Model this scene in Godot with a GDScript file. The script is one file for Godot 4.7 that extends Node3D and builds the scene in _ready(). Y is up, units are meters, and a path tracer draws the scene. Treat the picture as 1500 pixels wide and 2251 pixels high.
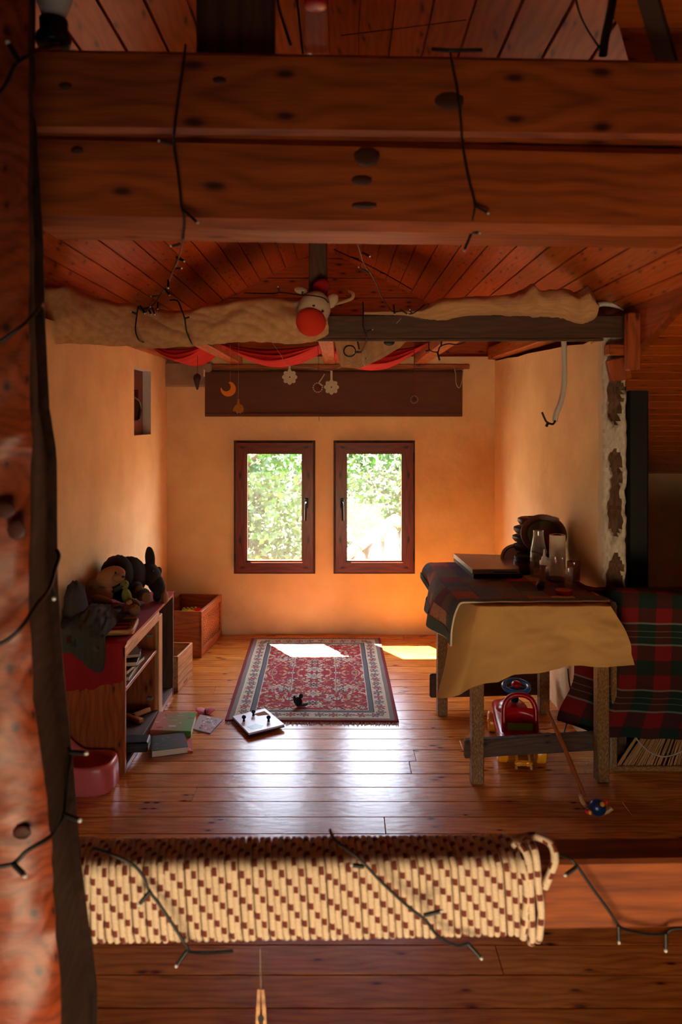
extends Node3D
# An attic children's room seen past a rope-wrapped rail: pine floor, plaster dormer walls, two small windows to the garden.
# Real metres, y up, camera at the origin of x and z, eye height 1.5.

const EYE := 1.5
const LENS := 1700.0        # focal length in image pixels of the 1500 x 2251 frame
const HORIZON := 920.0
var rng := RandomNumberGenerator.new()
var M := {}
var names := {}


class Mb:
	var v := PackedVector3Array()
	var n := PackedVector3Array()
	var uv := PackedVector2Array()
	var c := PackedColorArray()
	var col := Color.WHITE
	var colored := false

	func tri(a: Vector3, b: Vector3, d: Vector3, na: Vector3, nb: Vector3, nd: Vector3, ua := Vector2.ZERO, ub := Vector2.ZERO, ud := Vector2.ZERO) -> void:
		v.append(a); v.append(d); v.append(b)
		n.append(na); n.append(nd); n.append(nb)
		uv.append(ua); uv.append(ud); uv.append(ub)
		c.append(col); c.append(col); c.append(col)

	func facet(p: Array, out: Vector3, u: Array = []) -> void:   # flat polygon, turned to face out
		var nn: Vector3 = (p[1] - p[0]).cross(p[2] - p[0])
		if nn.length() < 1e-12 and p.size() > 3:
			nn = (p[2] - p[0]).cross(p[3] - p[0])
		nn = nn.normalized()
		var flip: bool = nn.dot(out) < 0.0
		if flip:
			nn = -nn
		for i in range(1, p.size() - 1):
			var j := i + 1
			var a := i
			var b := j
			if flip:
				a = j
				b = i
			if u.is_empty():
				tri(p[0], p[a], p[b], nn, nn, nn)
			else:
				tri(p[0], p[a], p[b], nn, nn, nn, u[0], u[a], u[b])

	func box(size: Vector3, xf := Transform3D(), b := 0.0, uo := Vector2.ZERO) -> void:
		var h := size * 0.5
		b = minf(b, minf(h.x, minf(h.y, h.z)) * 0.9)
		var l := 0
		if size.y > size[l]: l = 1
		if size.z > size[l]: l = 2
		var p := [[], [], []]
		for k in 8:
			var s := Vector3(1 if k & 1 else -1, 1 if k & 2 else -1, 1 if k & 4 else -1)
			for i in 3:
				var q := s * (h - Vector3(b, b, b))
				q[i] = s[i] * h[i]
				p[i].append(q)
		for i in 3:
			for sg in [-1, 1]:
				var ks := []
				var ja := (i + 1) % 3
				var ka := (i + 2) % 3
				for pair in [[-1, -1], [1, -1], [1, 1], [-1, 1]]:
					var s := Vector3()
					s[i] = sg; s[ja] = pair[0]; s[ka] = pair[1]
					ks.append((1 if s.x > 0 else 0) + (2 if s.y > 0 else 0) + (4 if s.z > 0 else 0))
				var out := Vector3()
				out[i] = sg
				_f(ks.map(func(k): return p[i][k]), out, xf, l, i, uo)
		if b <= 0.0:
			return
		for i in 3:
			var j := (i + 1) % 3
			var k3 := (i + 2) % 3
			for si in [-1, 1]:
				for sj in [-1, 1]:
					var out := Vector3()
					out[i] = si; out[j] = sj
					var lo := (1 << i if si > 0 else 0) + (1 << j if sj > 0 else 0)
					var hi := lo + (1 << k3)
					_f([p[i][lo], p[i][hi], p[j][hi], p[j][lo]], out, xf, l, j if i == l else i, uo)
		for k in 8:
			_f([p[0][k], p[1][k], p[2][k]], p[0][k], xf, l, (l + 1) % 3, uo)

	func _f(q: Array, out: Vector3, xf: Transform3D, l: int, i: int, uo: Vector2) -> void:
		var ua := l
		var va := 3 - l - i
		if i == l:
			ua = (l + 1) % 3
			va = (l + 2) % 3
		var us := []
		var ps := []
		for x in q:
			us.append(Vector2(x[ua], x[va]) + uo)
			ps.append(xf * x)
		facet(ps, xf.basis * out, us)

	func tube(pts: Array, rad, sides := 8, cap := true, closed := false, vs := 1.0) -> void:
		var m := pts.size()
		var ring := []
		var nor := []
		var lens := [0.0]
		var side := Vector3()
		for i in m:
			var t: Vector3
			if closed:
				t = pts[(i + 1) % m] - pts[(i + m - 1) % m]
			else:
				t = pts[mini(i + 1, m - 1)] - pts[maxi(i - 1, 0)]
			t = t.normalized()
			if i == 0:
				side = t.cross(Vector3(0.13, 1, 0.21)).normalized()
				if side.length() < 0.1:
					side = t.cross(Vector3.RIGHT).normalized()
			else:
				side = (side - t * side.dot(t)).normalized()
				lens.append(lens[-1] + pts[i].distance_to(pts[i - 1]))
			var up := t.cross(side)
			var r: float = rad[i] if rad is Array else rad
			var a := []
			var b := []
			for k in sides + 1:
				var w := TAU * k / sides
				var d := side * cos(w) + up * sin(w)
				a.append(pts[i] + d * r)
				b.append(d)
			ring.append(a)
			nor.append(b)
		var last := m if closed else m - 1
		for i in last:
			var j := (i + 1) % m
			var l0: float = lens[i]
			var l1: float = lens[j] if j > 0 else lens[i] + pts[0].distance_to(pts[i])
			for k in sides:
				var u0 := Vector2(l0, vs * k / sides)
				var u1 := Vector2(l1, vs * k / sides)
				var u2 := Vector2(l1, vs * (k + 1) / sides)
				var u3 := Vector2(l0, vs * (k + 1) / sides)
				tri(ring[i][k], ring[i][k + 1], ring[j][k + 1], nor[i][k], nor[i][k + 1], nor[j][k + 1], u0, u3, u2)
				tri(ring[i][k], ring[j][k + 1], ring[j][k], nor[i][k], nor[j][k + 1], nor[j][k], u0, u2, u1)
		if cap and not closed:
			facet(ring[0].slice(0, sides), pts[0] - pts[1])
			facet(ring[m - 1].slice(0, sides), pts[m - 1] - pts[m - 2])

	func lathe(prof: Array, segs := 24, xf := Transform3D()) -> void:   # prof: Vector2(radius, height) from bottom outside upwards
		var m := prof.size()
		var nn := []
		for i in m:
			var t: Vector2 = prof[mini(i + 1, m - 1)] - prof[maxi(i - 1, 0)]
			nn.append(Vector2(t.y, -t.x).normalized())
		var run := 0.0
		for i in m - 1:
			var p: Vector2 = prof[i]
			var q: Vector2 = prof[i + 1]
			var l := p.distance_to(q)
			for k in segs:
				var w0 := TAU * k / segs
				var w1 := TAU * (k + 1) / segs
				var e0 := Vector3(cos(w0), 0, -sin(w0))
				var e1 := Vector3(cos(w1), 0, -sin(w1))
				var Y := Vector3.UP
				var a := xf * (e0 * p.x + Y * p.y)
				var b := xf * (e1 * p.x + Y * p.y)
				var d := xf * (e1 * q.x + Y * q.y)
				var e := xf * (e0 * q.x + Y * q.y)
				var B := xf.basis
				var na: Vector3 = (B * (e0 * nn[i].x + Y * nn[i].y)).normalized()
				var nb: Vector3 = (B * (e1 * nn[i].x + Y * nn[i].y)).normalized()
				var nd: Vector3 = (B * (e1 * nn[i + 1].x + Y * nn[i + 1].y)).normalized()
				var ne: Vector3 = (B * (e0 * nn[i + 1].x + Y * nn[i + 1].y)).normalized()
				var u0 := Vector2(float(k) / segs, run)
				var u1 := Vector2(float(k + 1) / segs, run)
				var u2 := Vector2(float(k + 1) / segs, run + l)
				var u3 := Vector2(float(k) / segs, run + l)
				tri(a, b, d, na, nb, nd, u0, u1, u2)
				tri(a, d, e, na, nd, ne, u0, u2, u3)
			run += l

	func ell(at: Vector3, r: Vector3, basis := Basis(), segs := 18, rings := 12, lump := 0.0, noise: FastNoiseLite = null) -> void:
		var g := []
		for j in rings + 1:
			var row := []
			var th := PI * j / rings
			for k in segs + 1:
				var w := TAU * (k % segs) / segs
				var d := Vector3(sin(th) * cos(w), -cos(th), -sin(th) * sin(w))
				var s := 1.0
				if noise:
					s += lump * noise.get_noise_3dv(d * 60.0 + at * 300.0)
				row.append(at + basis * (d * r * s))
			g.append(row)
		grid(g, true)

	func grid(g: Array, wrap := false, us := 1.0, vs := 1.0, flip := false) -> void:   # rows of points, smooth normals; facing by (row step) x (column step)
		var nor := normals(g, wrap, flip)
		var nv := g.size()
		var nu: int = g[0].size()
		for j in nv - 1:
			for i in nu - 1:
				var u0 := Vector2(us * i / (nu - 1), vs * j / (nv - 1))
				var u1 := Vector2(us * (i + 1) / (nu - 1), vs * j / (nv - 1))
				var u2 := Vector2(us * (i + 1) / (nu - 1), vs * (j + 1) / (nv - 1))
				var u3 := Vector2(us * i / (nu - 1), vs * (j + 1) / (nv - 1))
				var a: Vector3 = g[j][i]
				var b: Vector3 = g[j][i + 1]
				var d: Vector3 = g[j + 1][i + 1]
				var e: Vector3 = g[j + 1][i]
				if flip:
					tri(a, d, b, nor[j][i], nor[j + 1][i + 1], nor[j][i + 1], u0, u2, u1)
					tri(a, e, d, nor[j][i], nor[j + 1][i], nor[j + 1][i + 1], u0, u3, u2)
				else:
					tri(a, b, d, nor[j][i], nor[j][i + 1], nor[j + 1][i + 1], u0, u1, u2)
					tri(a, d, e, nor[j][i], nor[j + 1][i + 1], nor[j + 1][i], u0, u2, u3)

	func normals(g: Array, wrap := false, flip := false) -> Array:
		var nv := g.size()
		var nu: int = g[0].size()
		var nor := []
		for j in nv:
			var row := []
			for i in nu:
				var i0 := maxi(i - 1, 0)
				var i1 := mini(i + 1, nu - 1)
				if wrap and (i == 0 or i == nu - 1):
					i0 = nu - 2
					i1 = 1
				var du: Vector3 = g[j][i1] - g[j][i0]
				var dv: Vector3 = g[mini(j + 1, nv - 1)][i] - g[maxi(j - 1, 0)][i]
				if du.length() < 1e-7:      # a pole: take the ring beside it
					var jj := 1 if j == 0 else nv - 2
					du = g[jj][i1] - g[jj][i0]
				var x := du.cross(dv).normalized()
				row.append(-x if flip else x)
			nor.append(row)
		return nor

	func sheet(g: Array, thick: float, us := 1.0, vs := 1.0) -> void:   # cloth with thickness: the grid, its back, and the rim
		var nor := normals(g)
		var nv := g.size()
		var nu: int = g[0].size()
		var back := []
		for j in nv:
			var row := []
			for i in nu:
				row.append(g[j][i] - nor[j][i] * thick)
			back.append(row)
		grid(g, false, us, vs)
		grid(back, false, us, vs, true)
		for i in nu - 1:
			facet([g[0][i], g[0][i + 1], back[0][i + 1], back[0][i]], g[0][i] - g[1][i], [Vector2(us * i / (nu - 1), 0), Vector2(us * (i + 1) / (nu - 1), 0), Vector2(us * (i + 1) / (nu - 1), 0), Vector2(us * i / (nu - 1), 0)])
			facet([g[nv - 1][i], g[nv - 1][i + 1], back[nv - 1][i + 1], back[nv - 1][i]], g[nv - 1][i] - g[nv - 2][i], [Vector2(us * i / (nu - 1), vs), Vector2(us * (i + 1) / (nu - 1), vs), Vector2(us * (i + 1) / (nu - 1), vs), Vector2(us * i / (nu - 1), vs)])
		for j in nv - 1:
			facet([g[j][0], g[j + 1][0], back[j + 1][0], back[j][0]], g[j][0] - g[j][1], [Vector2(0, vs * j / (nv - 1)), Vector2(0, vs * (j + 1) / (nv - 1)), Vector2(0, vs * (j + 1) / (nv - 1)), Vector2(0, vs * j / (nv - 1))])
			facet([g[j][nu - 1], g[j + 1][nu - 1], back[j + 1][nu - 1], back[j][nu - 1]], g[j][nu - 1] - g[j][nu - 2], [Vector2(us, vs * j / (nv - 1)), Vector2(us, vs * (j + 1) / (nv - 1)), Vector2(us, vs * (j + 1) / (nv - 1)), Vector2(us, vs * j / (nv - 1))])

	func extrude(poly: PackedVector2Array, depth: float, xf := Transform3D()) -> void:   # the outline in x and y, depth along z about 0
		var ix := Geometry2D.triangulate_polygon(poly)
		var h := depth / 2
		var B := xf.basis
		for t in range(0, ix.size(), 3):
			for s in [-1, 1]:
				var ps := []
				var us := []
				for k in 3:
					var q := poly[ix[t + k]]
					ps.append(xf * Vector3(q.x, q.y, s * h))
					us.append(q)
				facet(ps, B * Vector3(0, 0, s), us)
		var cw := Geometry2D.is_polygon_clockwise(poly)
		for i in poly.size():
			var a := poly[i]
			var b := poly[(i + 1) % poly.size()]
			var e := (b - a)
			var o := Vector3(e.y, -e.x, 0) * (-1.0 if cw else 1.0)
			facet([xf * Vector3(a.x, a.y, h), xf * Vector3(b.x, b.y, h), xf * Vector3(b.x, b.y, -h), xf * Vector3(a.x, a.y, -h)], B * o, [a, b, b + Vector2(0, 0.01), a + Vector2(0, 0.01)])

	func done() -> ArrayMesh:
		var arr := []
		arr.resize(Mesh.ARRAY_MAX)
		arr[Mesh.ARRAY_VERTEX] = v
		arr[Mesh.ARRAY_NORMAL] = n
		arr[Mesh.ARRAY_TEX_UV] = uv
		if colored:
			arr[Mesh.ARRAY_COLOR] = c
		var m := ArrayMesh.new()
		m.add_surface_from_arrays(Mesh.PRIMITIVE_TRIANGLES, arr)
		return m


func X(at := Vector3.ZERO, yaw := 0.0, pitch := 0.0, roll := 0.0) -> Transform3D:   # degrees
	return Transform3D(Basis.from_euler(Vector3(deg_to_rad(pitch), deg_to_rad(yaw), deg_to_rad(roll))), at)


func P(px: float, py: float, z: float) -> Vector3:      # where a spot measured in the photograph stands at a known depth
	return Vector3((px - 750.0) / LENS * z, EYE - (py - HORIZON) / LENS * z, -z)


func G(px: float, py: float, y := 0.0) -> Vector3:       # the same at a known height
	return P(px, py, (EYE - y) * LENS / (py - HORIZON))


func curve(p: Array, steps := 6) -> Array:               # smooth line through points
	var out := []
	for i in p.size() - 1:
		var a: Vector3 = p[maxi(i - 1, 0)]
		var d: Vector3 = p[mini(i + 2, p.size() - 1)]
		for k in steps:
			out.append((p[i] as Vector3).cubic_interpolate(p[i + 1], a, d, float(k) / steps))
	out.append(p[-1])
	return out


func numbered(called: String) -> String:
	var k: int = names.get(called, -1) + 1
	names[called] = k
	return called if k == 0 else "%s_%03d" % [called, k]


func thing(called: String, label: String, category: String, at := Vector3.ZERO, yaw := 0.0, group := "") -> Node3D:
	var o := Node3D.new()
	o.name = numbered(called)
	add_child(o)
	o.transform = X(at, yaw)
	o.set_meta("label", label)
	o.set_meta("category", category)
	if group:
		o.set_meta("group", group)
	return o


func part(called: String, b, m, parent: Node3D, label := "") -> MeshInstance3D:
	var o := MeshInstance3D.new()
	o.name = called
	o.mesh = b.done() if b is Mb else b
	o.material_override = M[m] if m is String else m
	parent.add_child(o, true)
	if label:
		o.set_meta("label", label)
	return o


func solo(called: String, b, m, label: String, category: String, group := "") -> MeshInstance3D:   # a thing that is one mesh
	var o := part(numbered(called), b, m, self)
	o.set_meta("label", label)
	o.set_meta("category", category)
	if group:
		o.set_meta("group", group)
	return o


func struct(called: String, b = null, m = null, parent: Node3D = self) -> Node3D:
	var o: Node3D
	if b == null:
		o = Node3D.new()
		o.name = called
		parent.add_child(o, true)
	else:
		o = part(called, b, m, parent)
	o.set_meta("kind", "structure")
	return o


func bx(size: Vector3, xf := Transform3D(), bev := 0.003) -> Mb:
	var b := Mb.new()
	b.box(size, xf, bev, Vector2(rng.randf() * 3.0, rng.randf() * 3.0))
	return b


func tb(pts: Array, rad, sides := 8, closed := false) -> Mb:
	var b := Mb.new()
	b.tube(pts, rad, sides, true, closed)
	return b


func lt(prof: Array, segs := 24, xf := Transform3D()) -> Mb:
	var b := Mb.new()
	b.lathe(prof, segs, xf)
	return b


func el(at: Vector3, r: Vector3, basis := Basis(), lump := 0.0) -> Mb:
	var b := Mb.new()
	b.ell(at, r, basis, 18, 12, lump, fuzz)
	return b

var fuzz := FastNoiseLite.new()

# ---------------------------------------------------------------- materials

func mat(called: String, col: Color, rough := 0.8, tex: Texture2D = null, scale := Vector3.ONE, nrm: Texture2D = null, nscale := 0.5) -> StandardMaterial3D:
	var m := StandardMaterial3D.new()
	m.resource_name = called
	m.albedo_color = col
	m.roughness = rough
	m.albedo_texture = tex
	m.uv1_scale = scale
	if nrm:
		m.normal_enabled = true
		m.normal_texture = nrm
		m.normal_scale = nscale
	M[called] = m
	return m


func noise(freq: float, sd: int, oct := 3) -> FastNoiseLite:
	var f := FastNoiseLite.new()
	f.noise_type = FastNoiseLite.TYPE_SIMPLEX_SMOOTH
	f.frequency = freq
	f.seed = sd
	f.fractal_octaves = oct
	return f


func wood_tex(sd: int, knots: int, contrast: float, low: Color) -> ImageTexture:   # grain along u; mirrored so that it repeats without a seam
	var w := 384
	var h := 128
	var im := Image.create(w * 2, h * 2, false, Image.FORMAT_RGB8)
	var n1 := noise(1.0, sd, 2)
	var n2 := noise(1.0, sd + 9, 2)
	var r := RandomNumberGenerator.new()
	r.seed = sd
	var ks := []
	for k in knots:
		ks.append(Vector3(r.randf() * w, r.randf() * h, r.randf_range(2.0, 4.5)))
	for y in h:
		for x in w:
			var warp := n1.get_noise_2d(x * 0.005, y * 0.012) * 2.2
			var dark := 0.0
			for k in ks:
				var dx: float = (x - k.x) * 0.45
				var dy: float = y - k.y
				var d2: float = (dx * dx + dy * dy) / (k.z * k.z)
				if d2 < 30.0:
					warp += 1.1 * exp(-d2 * 0.16)
					dark = maxf(dark, exp(-d2 * 0.9))
			var ring := 0.5 + 0.5 * sin(y * 0.42 + warp * 3.0)
			var fine := n2.get_noise_2d(x * 0.02, y * 0.55)
			var t := clampf(contrast * (0.34 * ring * ring + 0.30 * fine + 0.35 * n1.get_noise_2d(x * 0.008 + 50.0, y * 0.05) + 0.22), 0.0, 1.0)
			t = clampf(t + dark * 0.95, 0.0, 1.0)
			var col := Color.WHITE.lerp(low, t)
			if dark > 0.5:
				col = col.lerp(Color(0.25, 0.14, 0.08), (dark - 0.5) * 1.4)
			im.set_pixel(x, y, col)
			im.set_pixel(2 * w - 1 - x, y, col)
			im.set_pixel(x, 2 * h - 1 - y, col)
			im.set_pixel(2 * w - 1 - x, 2 * h - 1 - y, col)
	im.generate_mipmaps()
	return ImageTexture.create_from_image(im)


func blotch(freq: float, sd: int, a: Color, b: Color, side := 512) -> NoiseTexture2D:
	var t := NoiseTexture2D.new()
	t.width = side
	t.height = side
	t.seamless = true
	t.noise = noise(freq, sd, 4)
	var g := Gradient.new()
	g.set_color(0, a)
	g.set_color(1, b)
	t.color_ramp = g
	return t


func bumps(freq: float, sd: int, strength: float, side := 512) -> NoiseTexture2D:
	var t := NoiseTexture2D.new()
	t.width = side
	t.height = side
	t.seamless = true
	t.as_normal_map = true
	t.bump_strength = strength
	t.noise = noise(freq, sd, 4)
	return t


func stamp(im: Image, cx: float, cy: float, r: float, petals: int, outer: Color, inner: Color, core: Color, turn := 0.0) -> void:
	for y in range(maxi(0, int(cy - r - 1)), mini(im.get_height(), int(cy + r + 2))):
		for x in range(maxi(0, int(cx - r - 1)), mini(im.get_width(), int(cx + r + 2))):
			var d := Vector2(x - cx, y - cy)
			var l := d.length() / r
			var e := 0.74 + 0.26 * cos(d.angle() * petals + turn)
			if l < e * 0.3:
				im.set_pixel(x, y, core)
			elif l < e * 0.72:
				im.set_pixel(x, y, inner)
			elif l < e:
				im.set_pixel(x, y, outer)


func rug_tex() -> ImageTexture:
	var w := 200
	var h := 330
	var q := Image.create(w, h, false, Image.FORMAT_RGB8)
	var r := RandomNumberGenerator.new()
	r.seed = 77
	var red := Color(0.60, 0.07, 0.12)
	var cream := Color(0.86, 0.82, 0.70)
	var navy := Color(0.10, 0.11, 0.17)
	var grey := Color(0.55, 0.58, 0.55)
	var pink := Color(0.78, 0.42, 0.38)
	var gold := Color(0.80, 0.62, 0.36)
	q.fill(red)
	# vines
	for k in 34:
		var p := Vector2(r.randf() * w, r.randf() * h)
		var a := r.randf() * TAU
		var bend := r.randf_range(-0.09, 0.09)
		for s in 110:
			var cc := cream if k % 3 else gold
			for o in [Vector2.ZERO, Vector2(0.7, 0.3)]:
				var z: Vector2 = p + o
				if z.x >= 0 and z.x < w and z.y >= 0 and z.y < h:
					q.set_pixel(int(z.x), int(z.y), cc)
			p += Vector2(cos(a), sin(a))
			a += bend
			if s % 22 == 21:
				bend = -bend * 0.9
	for k in 560:   # leaves and small flowers
		var cc: Color = [cream, cream, pink, grey, gold, cream][r.randi() % 6]
		stamp(q, r.randf() * w, r.randf() * h, r.randf_range(3.2, 6.4), [2, 3, 5][r.randi() % 3], navy if k % 3 == 0 else cc, cc, [red, navy, pink][r.randi() % 3], r.randf() * TAU)
	for k in 30:
		stamp(q, r.randf() * w, r.randf() * h, r.randf_range(8.0, 13.0), [5, 6, 8][r.randi() % 3], navy if k % 2 else cream, cream if k % 2 else grey, pink if k % 3 else navy, r.randf() * TAU)
	for j in 5:
		stamp(q, w - 1, 40 + j * 66, 22, 8, cream, navy if j % 2 else grey, pink)
		stamp(q, w - 60, 70 + j * 66, 15, 6, navy, cream, red)
	# borders: red edge, small guard, cream main border, small guard
	for y in h:
		for x in w:
			var d := mini(x, y + 2)
			var along := y if x < y + 2 else x
			var cc := Color(-1, 0, 0)
			if d < 6:
				cc = Color(0.5, 0.04, 0.08)
			elif d < 17:
				cc = navy if (along * 5 + (d - 6) * 7) % 13 < 6 else cream.darkened(0.1)
			elif d < 19:
				cc = cream
			elif d < 51:
				cc = Color(0.80, 0.77, 0.66)
			elif d < 53:
				cc = navy
			elif d < 64:
				cc = grey if (along * 5 - (d - 53) * 7) % 12 < 5 else navy.lightened(0.12)
			elif d < 66:
				cc = cream
			if cc.r >= 0.0:
				q.set_pixel(x, y, cc)
	for k in 9:
		var t := 34 + k * 33
		stamp(q, 35, t + 16, 13, 6, navy, pink if k % 2 else grey, red, k)
		stamp(q, 35, t, 6, 3, grey, navy, cream, k)
		stamp(q, 27 if k % 2 else 43, t + 4, 4, 2, red, red, navy)
		if k < 5:
			stamp(q, t + 16, 33, 13, 6, navy, pink if k % 2 else grey, red, k)
			stamp(q, t, 33, 6, 3, grey, navy, cream, k)
	var im := Image.create(w * 2, h * 2, false, Image.FORMAT_RGB8)
	im.blit_rect(q, Rect2i(0, 0, w, h), Vector2i.ZERO)
	q.flip_x()
	im.blit_rect(q, Rect2i(0, 0, w, h), Vector2i(w, 0))
	q.flip_y()
	im.blit_rect(q, Rect2i(0, 0, w, h), Vector2i(w, h))
	q.flip_x()
	im.blit_rect(q, Rect2i(0, 0, w, h), Vector2i(0, h))
	var f := noise(0.9, 5, 1)
	for y in h * 2:
		for x in w * 2:
			im.set_pixel(x, y, im.get_pixel(x, y) * (0.93 + 0.16 * f.get_noise_2d(x, y)))
	return ImageTexture.create_from_image(im)


func tartan_tex() -> ImageTexture:
	# one repeat of the blanket: red, maroon and green blocks with paired white lines across
	var w := 128
	var h := 256
	var im := Image.create(w, h, false, Image.FORMAT_RGB8)
	var red := Color(0.50, 0.02, 0.03)
	var green := Color(0.04, 0.16, 0.12)
	for y in h:
		for x in w:
			var a := red if x < 62 else green
			var t := float(y) / h
			var b := green if t < 0.34 or (t >= 0.56 and t < 0.78) else red
			var c := a.lerp(b, 0.5)
			c = c.lerp(a if (x + y) % 4 < 2 else b, 0.25)
			if t < 0.025 or (t > 0.315 and t < 0.34):
				c = c.lerp(Color(0.75, 0.75, 0.68), 0.5)
			elif (t > 0.12 and t < 0.132) or (t > 0.205 and t < 0.217):
				c = c.lerp(Color(0.75, 0.72, 0.62), 0.42)
			im.set_pixel(x, y, c)
	return ImageTexture.create_from_image(im)


func quilt_tex() -> ImageTexture:
	var im := Image.create(256, 256, false, Image.FORMAT_RGB8)
	var cols := [Color(0.72, 0.33, 0.12), Color(0.42, 0.14, 0.16), Color(0.44, 0.38, 0.26), Color(0.46, 0.33, 0.38), Color(0.82, 0.60, 0.44), Color(0.34, 0.32, 0.34), Color(0.52, 0.17, 0.18), Color(0.46, 0.32, 0.17)]
	var r := RandomNumberGenerator.new()
	r.seed = 12
	var f := noise(0.25, 3, 2)
	var pick := []
	for k in 64:
		pick.append(cols[(k * 3 + (k / 8) * 2 + r.randi() % 3) % 8])
	for y in 256:
		for x in 256:
			var c: Color = pick[(y / 32) * 8 + x / 32]
			if x % 32 == 0 or y % 32 == 0:
				c = c.darkened(0.4)
			im.set_pixel(x, y, c * (0.92 + 0.2 * f.get_noise_2d(x, y)))
	return ImageTexture.create_from_image(im)


func rope_tex() -> ImageTexture:   # u along the rope, v round it: cream with rust dashes
	var im := Image.create(64, 32, false, Image.FORMAT_RGB8)
	var f := noise(0.6, 8, 1)
	for y in 32:
		for x in 64:
			var c := Color(0.86, 0.77, 0.66)
			var b := (y * 3) / 32
			var s := (x + b * 23) % 64
			if s < 17 and y % 11 < 9:
				c = Color(0.44, 0.17, 0.12)
			im.set_pixel(x, y, c * (0.94 + 0.12 * f.get_noise_2d(x * 1.0, y * 3.0)))
	return ImageTexture.create_from_image(im)


func print_tex(sd: int, ground: Color, inks: Array, count: int) -> ImageTexture:   # blurred printed cover: blocks and strokes, no words
	var im := Image.create(96, 96, false, Image.FORMAT_RGB8)
	var r := RandomNumberGenerator.new()
	r.seed = sd
	for y in 96:
		for x in 96:
			im.set_pixel(x, y, ground.lerp(inks[0], clampf((x - 20.0) / 70.0, 0, 1)))
	for k in count:
		im.fill_rect(Rect2i(r.randi_range(2, 80), r.randi_range(2, 84), r.randi_range(3, 18), r.randi_range(2, 9)), inks[r.randi() % inks.size()])
	return ImageTexture.create_from_image(im)


func weave_tex() -> ImageTexture:
	var im := Image.create(64, 64, false, Image.FORMAT_RGB8)
	for y in 64:
		for x in 64:
			var k := (x / 16 + y / 16) % 2
			var a := float(x % 16) / 16.0 if k else float(y % 16) / 16.0
			im.set_pixel(x, y, Color.WHITE * (0.65 + 0.35 * sin(a * PI)))
	return ImageTexture.create_from_image(im)


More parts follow.
